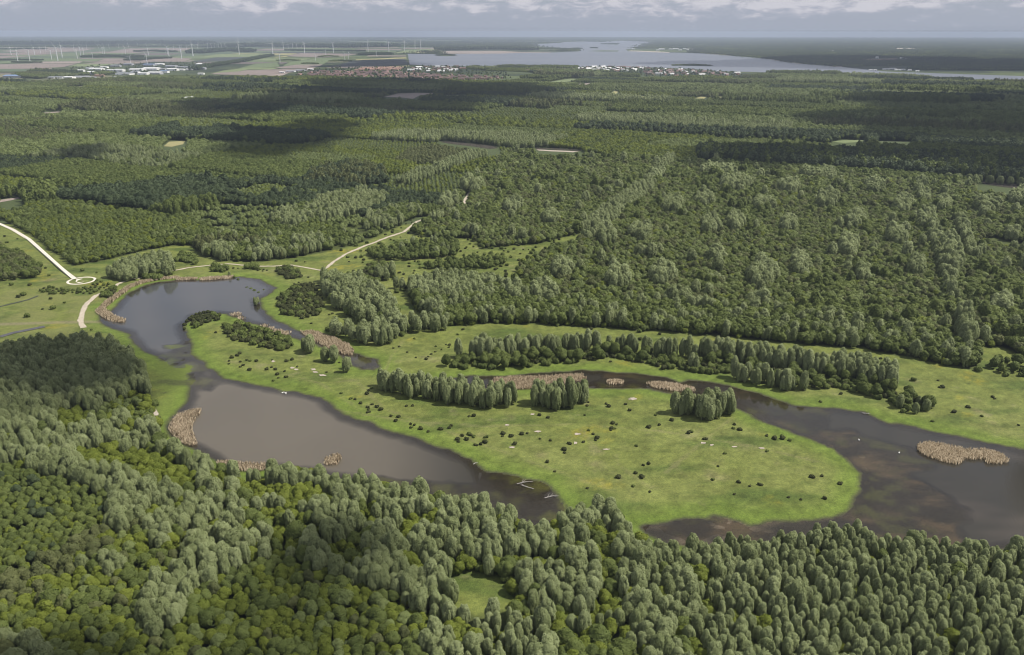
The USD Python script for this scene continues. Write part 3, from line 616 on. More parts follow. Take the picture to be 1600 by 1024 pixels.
manual = [("s1", (430,106, 462,101.5, 505,101, 488,107.5, 440,107.2)), ("g2", (332,114.5, 352,110, 390,106, 440,106, 424,109, 388,109, 372,112)), ("y", (388,107.2, 437,105.4, 435,107, 389,108.2)), ("s1", (330,116, 350,110, 400,110, 425,108.8, 445,108.2, 490,109, 455,113.5, 400,119)),
          ("g1", (372,107.5, 400,100, 433,97.5, 437,104.5)), ("g1", (440,105, 452,97.5, 500,91, 522,92, 505,100.5)), ("s2", (398,118, 430,109.5, 452,114, 440,119)), ("y", (428,89.6, 448,87.6, 450,89, 432,90.2)), ("s1", (446,88, 470,83.2, 560,84.5, 540,88, 500,90)),
          ("d", (520,104, 552,95, 632,92, 637,100, 600,103.5)), ("y", (556,93.2, 634,89.8, 636,91.6, 556,94.6)), ("y", (640,83, 686,76.6, 688,81, 660,82.8)), ("g2", (610,84, 640,78, 684,76.4, 640,82.8)), ("y", (606,104, 636,102, 641,103.5, 612,105.5)),
          ("s1", (508,106.4, 530,103.8, 596,104.2, 590,106)), ("s1", (0,100.6, 60,99.4, 122,99.4, 100,105, 40,108, 0,108)), ("s2", (60,96.6, 130,96.4, 124,98.8, 50,99)), ("g1", (0,96.5, 60,93, 160,92.5, 150,96, 60,96.2, 0,99.6)), ("g3", (0,101.5, 0,112, 60,111, 90,106, 40,108.6)),
          ("s1", (160,83, 200,76, 300,75.2, 290,79, 230,82)), ("s1", (0,80, 60,75.6, 150,76, 130,80, 50,84)), ("g2", (310,90, 340,85, 410,84, 420,86.5, 390,89.5)), ("d", (300,96, 340,89.8, 420,87.6, 424,89, 380,95, 316,97)), ("g2", (330,88, 420,83, 430,85, 395,88.4)), ("s1", (180,95.4, 260,90, 300,91.5, 290,96)),
          ("d", (560,101, 610,93, 636,93, 637,99)), ("g2", (688,84.2, 686,80, 700,80.4, 720,83.8)),]
for key, pts in manual:
    field(gp(*pts), key, "on the polder, edge to edge with the crops around it")
mf = unary_union(used_fields)
ra = np.random.default_rng(5)
y0 = 5600.0
while y0 < 21000:
    dy = y0 * ra.uniform(0.045, 0.10)
    x0 = -y0 * 0.70
    while x0 < -y0 * 0.04:
        dx = ra.uniform(260, 620) * (1 + y0 / 22000)
        q = Polygon([(x0 + 12, y0 + 10), (x0 + dx - 12, y0 + 10), (x0 + dx - 12 - dy * 0.10, y0 + dy - 10), (x0 + 12 - dy * 0.10, y0 + dy - 10)])
        if ra.random() < 0.80:
            q2 = q.intersection(fields_area).difference(mf.buffer(12)).difference(LAKE)
            if q2.area > 0.4 * q.area:
                field(q2, ra.choice(["g1", "g1", "g2", "g3", "g3", "s1", "s2", "s3", "y", "d"], p=[.18, .1, .12, .12, .12, .16, .06, .07, .03, .04]), "in the wind farm's patchwork of crops")
        x0 += dx
    y0 += dy
tag(obj("sand_shore", poly_mesh(gp(690,84.4, 688,80.6, 700,80, 780,79.8, 814,81.5, 862,81.6, 860,82.4, 812,83, 780,84.2, 740,84.4), 1.2), FM["s2"]), "pale sandy shore along the lake's far left side", "shore", kind="structure")
for l_, g_ in (("on the peninsula's beach across the lake", gp(981,80.2, 986,79.4, 1024,80.6, 1046,82, 1046,82.8, 1015,81.8)), ("narrow, on the far right lake shore", gp(1296,103.6, 1316,104.3, 1316,105.2, 1298,104.6)), ("where the lake narrows, on the far shore", gp(1238,98, 1256,100, 1252,100.9, 1236,99)), ("by the reedy bay on the right lake shore", gp(1205,92.2, 1218,95.2, 1214,96, 1203,93))):
    tag(obj("sand_shore", poly_mesh(g_, 1.2), MAT["sand"]), "light strip of sand " + l_, "shore", kind="structure")
for l_, g_ in (("wider of two pale sand drifts on the far dark heath", gp(1389,76.6, 1394,75.2, 1412,75.4, 1410,77)), ("slimmer of two pale sand drifts on the far dark heath", gp(1415,76.8, 1418,75.4, 1436,76, 1432,77))):
    tag(obj("sand_drift", poly_mesh(g_, 1.0), MAT["sand"]), l_, "sand", kind="structure")
CLEAR = [("brown-pink ploughed clearing inside the shaded forest", gp(600,152, 622,146.5, 650,145.6, 682,146.2, 655,150, 645,155, 625,152.5), "s2"), ("narrow light green clearing beside the ploughed one", gp(688,152.5, 700,149.5, 728,148.6, 722,151), "g2"),
         ("pale grass clearing among rounded trees", gp(1300,222, 1322,219, 1352,219.5, 1345,222.5, 1318,224), "g2"), ("pale strip of grass behind the dark wood", gp(1372,221, 1422,222, 1424,225, 1380,224), "g2"), ("small hay-coloured glade among dark trees", gp(256,229, 264,222, 290,220.5, 286,226, 268,230), "y"),
         ("thin pale clearing in the distant wood", gp(97,139.5, 108,136.5, 130,135, 122,138), "s2"), ("pale sandy ride deep in the wood", gp(62,177.5, 80,175.5, 94,174.6, 92,176.2, 75,177.6), "s2"),
         ("light track before the dark pine block", gp(0,313, 28,309, 32,311, 0,317), "s2"), ("long light glade by the allotments", gp(860,128, 890,123.4, 908,123.6, 880,129), "g2"), ("sandy glade by the allotments", gp(900,132, 922,130, 920,133.5, 905,134.5), "s2"), ("pale glade between garden trees", gp(953,148, 960,142.4, 966,144, 960,149), "y"),
         ("sunlit glade with pale grass, left of two", gp(996,154, 1003,150.4, 1008,151.4, 1004,154.5), "y"), ("sunlit glade of pale grass, right of two", gp(1086,154.2, 1094,151.6, 1104,152, 1100,154.6), "y"), ("small sunlit glade among the farther trees", gp(1118,154.2, 1124,151.4, 1132,152.4, 1128,154.8), "y")]
for l_, g_, k in CLEAR:
    tag(obj("clearing", poly_mesh(g_, 0.5), FM[k]), l_, "clearing", kind="structure")

# ------------------------------------------------------------------ paths, ring, sand patches
def drape(poly, lift, name, mat, step=2.0):
    parts = []
    for g_ in getattr(poly, "geoms", [poly]):
        v, f = trimesh.creation.triangulate_polygon(g_.segmentize(3.0), engine="earcut")
        z = ground_height(v)
        parts.append(trimesh.Trimesh(np.column_stack([v, z + lift]), f, process=False))
    return obj(name, trimesh.util.concatenate(parts), mat)
for g_, l_ in zip(PATHS, ("wide shell track curving below the round viewing place", "narrow shell path along the far side of the upper pond", "shell track climbing between the woods from the path's bend", "farthest stretch of shell track, a pale gap between the trees")):
    tag(drape(g_, 0.22, "shell_path", MAT["path"]), l_, "path", kind="structure")
tag(drape(WHITE, 0.45, "white_path", MAT["white_path"]), "straight white path running up to the round viewing place", "path", kind="structure")
vp = thing("viewing_place", (*RING_C, 2.35))
ring_local = shapely.affinity.translate(RING, -RING_C[0], -RING_C[1])
obj("ring", poly_mesh(ring_local, 0.0, 0.35), MAT["white_path"], vp.GetPath())
obj("plaza", poly_mesh(shapely.affinity.translate(PLAZA, -RING_C[0], -RING_C[1]), 0.0, 0.40), MAT["white_path"], vp.GetPath())
obj("bed", poly_mesh(Point(0, 0).buffer(10.2, 32), 0.05, 0.10), MAT["sand"], vp.GetPath())
tag(vp, "round white viewing place, a ring with a paved centre, on the low mound", "viewing place")
for k, (x, y, w, h) in enumerate(SANDS):
    a = np.linspace(0, 2 * math.pi, 14, endpoint=False); rr = 1 + 0.35 * np.random.default_rng(k).uniform(-1, 1, 14)
    g_ = gp(*np.column_stack([x + w * rr * np.cos(a), y + h * rr * np.sin(a)]).ravel())
    near = "on the rounded end of the long meadow" if x > 760 else "on the meadow below three round willows"
    tag(drape(g_, 0.18, "sand_patch", MAT["sand"]), f"bare pale sand patch {near}, {['first','second','third','fourth','fifth','sixth','seventh','eighth','ninth','tenth','eleventh','twelfth'][sorted(s[0] for s in SANDS if (s[0] > 760) == (x > 760)).index(x)]} from the left", "sand patch", kind="structure")
tag(drape(gp(239,668, 238,645, 243,640, 248,648, 249,662, 246,672), 0.3, "sand_patch", MAT["sand"]), "steep pale sand bank at the left wood's edge above the weedy shore", "sand patch", kind="structure")
tag(drape(ribbon((0,528, 20,522, 60,514, 70,512), 5.0), 0.3, "service_road", MAT["asphalt"]), "short grey road behind the left wood's tree tops", "road", kind="structure")
tag(drape(ribbon((-5,482, 20,476, 45,470, 60,464.5), 2.0), 0.25, "ditch", FM["d"]), "narrow dark ditch across the left meadow", "ditch", kind="structure")

# ------------------------------------------------------------------ planting
AX = math.radians(20.0)                       # the planted rows' direction
plants = []                                   # rows: (kind, x, y, size, slimness, region)
rp = np.random.default_rng(11)
def grid_points(poly, s, jit=0.30, seed=0, az=AX, stretch=1.0):
    r = np.random.default_rng(seed)
    c, sn = math.cos(az), math.sin(az)
    R = np.array([[c, -sn], [sn, c]])          # world -> row frame
    q = np.array(poly.exterior.coords if poly.geom_type == "Polygon" else poly.convex_hull.exterior.coords) @ R.T
    lo, hi = q.min(0), q.max(0)
    a, b = np.meshgrid(np.arange(lo[0] - s, hi[0] + s, s * stretch), np.arange(lo[1] - s, hi[1] + s, s / stretch))
    a = a + (np.arange(a.shape[0]) % 2)[:, None] * s * 0.5 * stretch
    p = np.column_stack([a.ravel(), b.ravel()]) + r.uniform(-jit, jit, (a.size, 2)) * s
    return p @ R
def pick(r, mix, n):
    k = [m_[0] for m_ in mix]; w = np.array([m_[1] for m_ in mix], float)
    return np.array(k)[r.choice(len(k), n, p=w / w.sum())]

woods_all = unary_union([w_[1] for w_ in WOODS])
for i_, (nm, pg, mix, sp, sz) in enumerate(WOODS):
    pts = grid_points(pg, sp, 0.32, 100 + i_)
    pts = pts[inside(pg, pts)]
    if nm == "beltgreen":
        pts = pts[~inside(WOODS[[w_[0] for w_ in WOODS].index("belt")][1].buffer(-3), pts)]
    kinds = pick(rp, mix, len(pts))
    for k, (x, y) in zip(kinds, pts): plants.append((k, x, y, sz * rp.normal(1, .10), rp.normal(1, .08), nm))

# -- the closed forest: outlines laid over the tree tops (z: how high the outline lies), first match decides
def mixfun(main, gap, thr, s=14, seed=0):
    return lambda xy, r: np.where(vnoise(xy, s, seed, 3) > thr, pick(r, main, len(xy)), pick(r, gap, len(xy)))
SIL = [("silver", 1.)]
UNDER = [("bright", .42), ("yshrub", .38), ("green", .20)]
LEAFY = [("bright", .42), ("green", .50), ("olive", .08)]
REGION = [
    ("low pale parcel", unary_union([gp(1145,233, 1240,236, 1262,226, 1180,220), gp(0,193, 45,192, 55,184, 0,184), gp(60,221, 118,220, 126,210, 75,212), gp(265,212, 330,210, 350,200, 285,200), gp(420,252, 540,262, 600,248, 470,240), gp(380,318, 470,300, 420,292, 350,305), gp(1410,194, 1480,197, 1500,188, 1425,185), gp(845,178, 940,180, 960,170, 870,168)]), mixfun([("pale", .8), ("bright", .2)], [("pale", 1.)], .3, 25, 59), .62),
    # near wood
    ("silver strip", gz(9, 215,935, 235,905, 275,880, 320,845, 350,830, 385,840, 390,862, 350,885, 300,915, 262,975, 225,985), mixfun(SIL, SIL, 0), .84),
    ("corner", gz(9, -60,990, 20,985, 60,995, 75,1030, 40,1100, -60,1100), mixfun(SIL, LEAFY, .42, 14, 3), .95),
    ("small pale pair", gz(9, 145,868, 185,860, 195,880, 160,888), mixfun(SIL, SIL, 0), .8),
    ("dark fine", gz(8, -80,700, 30,722, 110,738, 165,760, 160,800, 120,828, 60,862, 0,905, -80,930), mixfun([("green", .9), ("dark", .1)], [("green", 1.)], .3, 20, 5), .56),
    ("brownish", gz(8, 62,848, 110,815, 165,815, 172,838, 130,872, 30,925, -60,945, -60,912, 0,905), mixfun([("olive", .85), ("bright", .15)], [("olive", .6), ("bright", .4)], .4, 12, 7), .80),
    ("leafy", gz(8, -80,935, 30,922, 130,875, 172,838, 200,806, 228,800, 240,850, 300,860, 330,845, 400,868, 470,862, 545,905, 640,925, 672,960, 650,1100, -80,1100), mixfun(LEAFY, [("bright", .7), ("pale", .3)], .45, 16, 9), .76),
    ("left glade gap", gz(7, 115,700, 150,690, 200,690, 262,702, 308,735, 292,762, 225,752, 180,728, 130,728), mixfun([("bright", .8), ("yshrub", .2)], SIL, .30, 10, 11), .85),
    ("upper gap", gz(7, 345,738, 395,745, 455,763, 540,772, 545,782, 480,785, 400,772, 352,758), mixfun([("bright", .6), ("yshrub", .4)], SIL, .36, 9, 13), .8),
    ("small left gap", gz(7, 92,635, 130,628, 150,645, 130,668, 95,672), mixfun([("bright", .8), ("yshrub", .2)], SIL, .36, 9, 15), .8),
    ("bottom middle gap", gz(7, 870,985, 935,975, 985,1010, 985,1100, 850,1100), mixfun(LEAFY, [("bright", .8), ("silver", .2)], .40, 11, 17), .9),
    ("bottom right gap", gz(7, 1000,1000, 1060,985, 1105,1008, 1200,1015, 1200,1100, 1000,1100), mixfun([("bright", .6), ("green", .4)], SIL, .45, 11, 19), .85),
    ("dense young", gz(10, 745,960, 800,935, 840,955, 832,990, 810,1060, 730,1060, 738,1000), mixfun([("slim", 1.)], SIL, 0), .72),
    ("big round", gz(9, 655,905, 700,900, 745,955, 735,1000, 720,1060, 655,1060), mixfun(SIL, [("bright", 1.)], .44, 10, 21), .80),
    ("left dark block", gz(9, -80,500, 260,495, 262,600, 200,600, 120,640, -80,690), mixfun(SIL, [("green", .6), ("bright", .4)], .26, 16, 23), .86),
    ("right block", gz(9, 1150,800, 1700,800, 1700,1100, 1150,1100, 1080,960), mixfun([("slim", .8), ("silver", .2)], UNDER, .35, 9, 25), .78),
    ("near wood", gz(9, -80,600, 1160,800, 1160,1120, -80,1120), mixfun(SIL, UNDER, .475, 10, 27), .84),
    # middle distance
    ("front edge", gp(690,512, 850,509, 950,515, 1150,530, 1350,548, 1522,580, 1528,560, 1400,520, 1200,488, 1000,478, 850,478, 700,485), mixfun([("green", .62), ("silver", .38)], [("green", .9), ("shrub", .1)], .45, 16, 29), .95),
    ("central mass", gp(640,452, 690,440, 780,446, 798,456, 826,470, 826,508, 690,512, 655,492, 636,466), mixfun(SIL, [("green", 1.)], .46, 18, 31), .98),
    ("tall right", gp(1492,500, 1508,498, 1524,575, 1502,582), mixfun([("poplar", 1.)], SIL, .0, 18, 33), 1.10),
    ("tall right 2", gp(1466,388, 1482,384, 1500,410, 1496,436, 1476,436), mixfun([("poplar", 1.)], SIL, .0, 18, 33), 1.15),
    ("row right", gp(1425,290, 1440,288, 1498,470, 1482,480), mixfun([("silver", .8), ("green", .2)], [("green", 1.)], .40, 16, 33), 1.05),
    ("row right b", gp(1490,350, 1500,345, 1522,400, 1510,408), mixfun([("silver", .9), ("green", .1)], SIL, .30, 16, 33), 1.1),
    ("line silver", gp(895,375, 925,345, 1010,285, 1042,250, 1056,252, 1020,300, 960,350, 925,380), mixfun(SIL, [("green", 1.)], .30, 20, 35), .95),
    ("line silver far", gp(620,292, 640,280, 700,258, 752,238, 775,236, 760,248, 700,270, 640,292), mixfun(SIL, SIL, .0, 20, 35), .9),
    ("willow rows left", gp(423,352, 440,338, 520,312, 565,305, 610,312, 590,332, 560,340, 500,350, 450,362), mixfun(SIL, [("green", 1.)], .44, 15, 37), .98),
    ("willow rows 2", gp(575,340, 640,325, 700,330, 690,352, 620,358, 570,362), mixfun(SIL, [("green", 1.)], .52, 13, 39), .9),
    ("willow rows 3", gp(285,405, 345,392, 500,378, 510,392, 470,402, 400,411, 345,409, 312,401), mixfun(SIL, [("green", .8), ("shrub", .2)], .50, 15, 41), .9),
    ("slope bushes", gp(300,384, 345,372, 500,352, 560,375, 510,392, 430,382), mixfun([("green", .9), ("silver", .1)], [("green", .8), ("bright", .2)], .5, 15, 43), .80),
    ("even green", gp(-80,320, 0,325, 100,318, 200,330, 300,345, 345,372, 300,386, 262,387, 165,410, 113,419, 45,368, 0,345, -80,330), mixfun([("green", .55), ("bright", .45)], [("green", .8), ("pale", .2)], .45, 25, 45), .72),
    ("heath", EXTRA_OPEN[2], mixfun([("shrub", .6), ("thorn", .3), ("olive", .1)], [("none", 1.)], .55, 9, 47), .75),
    ("pine block", gp(90,322, 150,333, 205,338, 270,329, 372,316, 380,298, 300,287, 200,302, 95,310), mixfun([("dark", 1.)], [("dark", 1.)], 0, 25, 49), 1.12),
    ("dull wood", gp(470,292, 560,297, 605,290, 600,270, 540,262, 490,272), mixfun([("tall", .5), ("dark", .5)], [("dark", 1.)], .4, 25, 51), .95),
    ("yellow wood", gp(560,272, 640,276, 655,262, 610,256, 575,260), mixfun([("bright", .9), ("green", .1)], [("bright", 1.)], .4, 25, 53), .95),
    ("tan wood", gp(610,262, 690,262, 735,240, 690,232, 640,240), mixfun([("olive", 1.)], [("olive", 1.)], .4, 25, 55), 1.0),
    ("tan parcel", gp(1000,232, 1090,236, 1200,240, 1245,232, 1190,224, 1050,222), mixfun([("pale", 1.)], [("bright", 1.)], .35, 25, 58), .85),
    ("dark wall", gp(1090,254, 1200,262, 1330,268, 1430,276, 1560,288, 1700,296, 1700,258, 1430,248, 1250,240, 1092,236), mixfun([("dark", .8), ("tallgreen", .2)], [("dark", 1.)], .4, 25, 57), 1.25),
    ("young mixed", gp(650,505, 660,345, 720,300, 800,240, 1050,250, 1430,285, 1700,300, 1700,600, 1530,580), None, 1.0),
]
SILVER_SPOTS = [(1000,372,15,9), (968,445,16,11), (1035,440,17,13), (1190,440,20,14), (1108,362,12,8), (1050,328,15,9), (1148,355,14,9), (1100,322,14,7), (1232,300,16,7), (1150,296,22,7), (1290,322,14,8), (1335,352,13,9), (1190,330,12,8), (1250,425,14,11), (1325,395,12,12),
                (1365,300,13,7), (1410,330,12,9), (880,430,16,9), (950,380,11,7), (850,470,16,9), (1120,410,12,9), (1400,380,12,10), (1440,355,10,8), (740,300,16,6), (800,330,14,6), (1560,490,16,10), (1575,380,13,9), (1540,330,16,9), (1590,320,14,7), (1120,275,24,6), (1280,280,24,5),
                (1350,440,10,10), (1430,430,10,10), (1060,478,16,7), (1180,490,16,7), (860,350,12,6), (720,400,12,6), (1470,330,10,8), (1230,360,10,8), (700,325,14,5), (790,480,18,8)]
def spots_field(xy):
    px, py = P(xy); out = np.zeros(len(xy))
    for x, y, a, b in SILVER_SPOTS: out = np.maximum(out, 1 - ((px - x) / a) ** 2 * 0.7 - ((py - y) / b) ** 2 * 0.7)
    return out + (vnoise(xy, 9, 61, 3) - 0.5) * 0.9
def opened_before(g_):
    c_ = np.array(g_.centroid.coords[0]); d_ = np.hypot(*c_); t_ = -c_ / d_ * min(15 * d_ / H, 150)
    return unary_union([shapely.affinity.translate(g_, *(t_ * k)) for k in np.linspace(0, 1, 12)]).buffer(3)
GLADE = unary_union([shapely.affinity.translate(EXTRA_OPEN[0], 0, -k) for k in (0, 4, 8, 12)])
FRONT = [opened_before(c_[1]) for c_ in CLEAR] + [opened_before(c_[1]) for c_ in CANALS]
barrier = unary_union(FRONT + [shapely.affinity.translate(PATHS[3], 0, -k) for k in (4, 8, 12)] + [g_.buffer(3.0) for g_ in PATHS] + [WHITE.buffer(6), RING.buffer(14)])
far_edge = gp(-80,131.5, 0,130, 60,132, 150,126.5, 250,121, 310,122.5, 440,124, 560,125, 700,128, 790,127, 830,121, 862,128.5, 905,125, 1000,124, 1150,122, 1200,116.5, 1250,115, 1290,116, 1350,119.4, 1470,125.4, 1545,127.5, 1600,129.5, 1720,134, 1720,1130, -120,1130)
farwoods = [gp(728,108, 745,103.4, 790,103.4, 860,105.6, 905,106.5, 900,112, 850,116, 815,113, 760,111), gp(830,122, 860,113, 930,112, 1000,117, 1000,125, 905,126, 860,129),
            gp(18,121, 60,112, 110,114, 140,118, 60,124), gp(140,117, 165,114.5, 180,116.5, 150,119)]

def stand(xy):
    """Far forest: rectangular planted blocks, each with its own kind of tree, height and density."""
    c, sn = math.cos(math.radians(24)), math.sin(math.radians(24))
    u = xy[:, 0] * c - xy[:, 1] * sn; v = xy[:, 0] * sn + xy[:, 1] * c
    u = u + (vnoise(xy, 260, 71, 2) - .5) * 120; v = v + (vnoise(xy, 260, 72, 2) - .5) * 120
    L = 400.0
    j = np.floor(v / 165).astype(int); hsh = lambda a, b, k: ((np.sin(a * 127.1 + b * 311.7 + k * 74.7) * 43758.5453) % 1.0)
    i = np.floor((u + hsh(j, 0, 1) * 260) / (L * (0.6 + 0.8 * hsh(j, 0, 2)))).astype(int)
    fv = (v / 165) % 1
    return hsh(i, j, 3), hsh(i, j, 4), hsh(i, j, 5), fv

def forest_band(d0, d1, sp, seed, grow=1.0):
    ring_ = Polygon(list(zip(*[f_(np.linspace(-.66, .66, 24)) * d0 for f_ in (np.sin, np.cos)])) + list(zip(*[f_(np.linspace(.66, -.66, 24)) * d1 for f_ in (np.sin, np.cos)])))
    xy = grid_points(ring_, sp, 0.33 if d0 < 1000 else 0.22, seed)
    dist = np.hypot(xy[:, 0], xy[:, 1]); px, py = P(xy)
    ok = (dist >= d0) & (dist < d1) & (px > -70) & (px < 1670) & (py < 1085) & (xy[:, 1] > 30)
    xy = xy[ok]
    ok = inside(far_edge, xy)
    for g_ in farwoods: ok |= inside(g_, xy)
    for g_ in [OPEN, barrier, GLADE, EXTRA_OPEN[1], EXTRA_OPEN[2].buffer(-1) if False else EXTRA_OPEN[1], WATER]: ok &= ~inside(g_, xy)
    ok &= ~inside(LAKE.buffer(25), xy)
    xy = xy[ok]
    r = np.random.default_rng(seed + 1)
    kind = np.full(len(xy), "", dtype="<U10"); size = np.ones(len(xy)); reg = np.full(len(xy), "far", dtype="<U60"); slim = r.normal(1, .08, len(xy))
    for nm, pg, fn, sz in REGION:
        sel = (kind == "") & inside(pg, xy)
        if not sel.any(): continue
        s = np.nonzero(sel)[0]
        if fn is not None:
            kind[s] = fn(xy[s], r); size[s] = sz
        else:
            sp_ = spots_field(xy[s]); nn = vnoise(xy[s], 35, 63, 4)
            k = np.where(nn > .60, pick(r, [("tallgreen", .15), ("green", .85)], len(s)), pick(r, [("green", .27), ("olive", .20), ("pale", .37), ("bright", .11), ("shrub", .05)], len(s)))
            sil = (sp_ > 0.24) | (vnoise(xy[s], 11, 65, 2) > .75)
            kind[s] = np.where(sil, "silver", k)
            size[s] = np.where(sil, 1.14, 0.62 + 0.42 * smooth01(nn, .35, .7)); slim[s] *= np.where(sil, 1.10, 1.16)
        reg[s] = nm
    s = np.nonzero(kind == "")[0]
    if len(s):
        a, b, c, fv = stand(xy[s])
        kk = np.empty(len(s), dtype="<U10")
        table = [("green", .70), ("olive", .72), ("tallgreen", .66), ("dark", .80), ("tall", .66), ("silver", .75), ("bright", .80), ("pale", .85)]
        cum = [.25, .35, .45, .54, .61, .67, .80, 1.01]
        for t, ((k, pr), hi) in enumerate(zip(table, cum)):
            sel = (a < hi) & (a >= (cum[t - 1] if t else 0))
            kk[sel] = np.where(r.random(sel.sum()) < pr, k, "green")
        kind[s] = kk; size[s] = (0.62 + 0.66 * b)
        lane = (fv < 0.075) | ((c < .10) & (vnoise(xy[s], 14, 67, 2) > .50))
        kind[s[lane]] = "none"
        low = (c > .80) & (c <= .94); kind[s[low & ~lane]] = np.where(r.random((low & ~lane).sum()) < .6, "pale", "bright"); size[s[low]] = .42 + .2 * a[low]
        low = (c > .94); kind[s[low & (r.random(len(s)) < .7)]] = "shrub"
    size *= r.normal(1, .13, len(xy)) * grow
    for t in np.nonzero(kind != "none")[0]:
        plants.append((str(kind[t]), xy[t, 0], xy[t, 1], size[t], slim[t], str(reg[t])))

forest_band(215, 470, 4.5, 201, 1.0)
forest_band(470, 1150, 5.3, 203, 1.0)
forest_band(1150, 2100, 7.2, 205, 1.22)
forest_band(2100, 5600, 10.6, 207, 1.55)
# undergrowth shrubs that show in the gaps of the near wood
ug = grid_points(Polygon([(-330, 215), (330, 215), (420, 480), (-520, 560)]), 6.5, .4, 301)
ug = ug[~inside(OPEN, ug) & ~inside(GLADE, ug)]
px_, py_ = P(ug)
for (x, y), k in zip(ug[(px_ > -60) & (px_ < 1660) & (py_ < 1080)], pick(rp, [("yshrub", .8), ("shrub", .2)], len(ug))): plants.append((k, x, y, rp.uniform(.8, 1.15), 1.0, "undergrowth"))
# avenue of tall poplars by the canal
for t in np.linspace(0, 1, 24):
    for off in (0, 9):
        q = G(656 + 156 * t, 216.5 + 6.0 * t - off * .25); plants.append(("poplar", q[0], q[1], 1.25, .85, "avenue"))
for t in np.linspace(0, 1, 9):
    q = G(1480 + 130 * t, 283 + 9 * t); plants.append(("silver", q[0], q[1], 1.0, 1.6, "canal willows"))
# bushes that stand alone on the meadows
def crop(ox, oy, s, pts): return [(ox + x / s, oy + y / s) for x, y in pts]
lone = crop(550, 480, 4, [(20,580),(55,605),(98,630),(95,545),(100,660),(158,628),(180,645),(245,685),(290,690),(275,715),(367,735),(392,740),(430,765),(555,768),(610,758),(690,808),(742,805),(718,832),(660,830),(770,865),(832,850),(805,862),(1018,860),(945,795),(995,812),(1060,798),(1240,838),(1172,680),(1225,695),(1533,820),(1360,858),(762,685),(380,620),(1470,620),(495,297),(465,328),(345,285),(560,268),(285,180),(220,208),(295,250),(520,282),(610,240),(1045,348),(860,395)]) \
     + crop(900, 500, 4, [(600,630),(520,660),(225,680),(230,650),(132,742),(990,658),(1022,690),(808,750),(705,710),(1240,745),(1293,745),(455,675),(335,570),(310,530),(205,545),(415,270),(355,265),(215,265),(495,280)]) \
     + crop(1000, 580, 2.307, [(30,335),(355,403),(620,385),(655,380),(720,408),(430,412),(665,462),(580,465),(1180,132),(1130,150),(485,245),(515,245),(1270,95),(1090,60)]) \
     + crop(500, 580, 2.307, [(1185,337),(1137,370),(880,285),(820,330),(703,267),(1160,385),(1050,208),(1000,243),(1075,385)]) \
     + crop(250, 400, 4.571, [(595,785),(640,818),(622,748),(690,755),(555,715),(570,700),(515,730),(495,755),(765,815),(825,815),(890,828),(900,870),(840,850),(905,755),(945,745),(1060,155),(960,205),(525,90),(1080,485),(1120,250),(1230,415),(400,550),(975,40),(1035,45),(740,100),(765,105),(700,105)])
for x, y, k, z_s in [(289,509,"thorn",.7),(292,503,"thorn",.7),(296,499,"thorn",.75),(301,496,"thorn",.75),(307,493,"thorn",.8),(313,491,"thorn",.8),(319,490,"thorn",.8),(325,489,"thorn",.8),(331,489,"thorn",.7),(288,515,"thorn",.6),
                     (400,477,"silver",.50),(403,474,"silver",.45),(398,473,"silver",.42),(386,449,"shrub",.5),(392,451,"shrub",.55),(398,454,"shrub",.6),(404,457,"shrub",.5),(412,453,"shrub",.4),(340,434,"shrub",.5),(352,434,"thorn",.5),(359,433,"silver",.42),(372,437,"shrub",.5),(366,434,"shrub",.5)]:
    q = G(x, y); plants.append((k, q[0], q[1], z_s, 1.0, "shore"))
for x, y in lone:
    q = G(x, y + 1.0); plants.append(("thorn", q[0], q[1], rp.uniform(.36, .66), rp.uniform(.9, 1.25), "lone"))
    for _ in range(rp.integers(0, 2)):
        o_ = rp.normal(0, 3.2, 2); plants.append((("thorn", "shrub")[rp.random() < .3], q[0] + o_[0], q[1] + o_[1], rp.uniform(.30, .42), 1.2, "corridor"))
sc = grid_points(OPEN, 9, .5, 303); sx, sy = P(sc)
nearw = inside(OPEN, sc) & ~inside(woods_all.buffer(2), sc) & ~inside(WATER.buffer(6), sc) & ~inside(barrier, sc)
corr = nearw & (((sy < 440) & (sx > 520) & (rp.random(len(sc)) < .40)) | ((sx < 170) & (sy < 500) & (rp.random(len(sc)) < .13)) | ((sy > 548) & (sy < 640) & (sx > 1260) & (rp.random(len(sc)) < .05)) | ((sy < 545) & (sx > 690) & (rp.random(len(sc)) < .12)))
tuss = nearw & (sy > 480) & (rp.random(len(sc)) < .10) & (vnoise(sc, 30, 95) > .48)
for x, y in sc[tuss]: plants.append((("thorn", "shrub")[rp.random() < .6], x, y, .30, 1.2, "corridor"))
for x, y in sc[corr]: plants.append((("shrub", "thorn")[rp.random() < .55], x, y, rp.uniform(.4, .85), 1.0, "corridor"))

# ------------------------------------------------------------------ from the planting list to single trees (nearest and largest) and woods
TOWN = [gp(452,119, 475,110, 530,106, 640,104, 720,104, 745,109, 790,112, 800,122, 780,126, 700,127, 600,123.5, 520,122), gp(860,108, 900,103.8, 1026,106.4, 1080,109, 1150,113.5, 1165,119, 1120,122, 1010,121, 900,113)]
IND = gp(60,128, 100,118, 112,106, 190,100, 255,98, 322,98.5, 322,104, 262,115, 200,122, 130,124)
for g_, s_ in ((TOWN[0], 52), (TOWN[1], 44), (IND, 75)):
    q_ = grid_points(g_, s_, .5, 311); q_ = q_[inside(g_, q_) & ~inside(LAKE.buffer(15), q_)]
    for (x, y), k in zip(q_, pick(rp, [("green", .6), ("dark", .4)], len(q_))): plants.append((k, x, y, rp.uniform(.7, 1.1), 1.3, "town"))
pk = np.array([p[0] for p in plants]); pxy = np.array([[p[1], p[2]] for p in plants]); psz = np.clip(np.array([p[3] for p in plants]), .3, 2.2)
psl = np.clip(np.array([p[4] for p in plants]), .75, 1.7); prg = np.array([p[5] for p in plants])
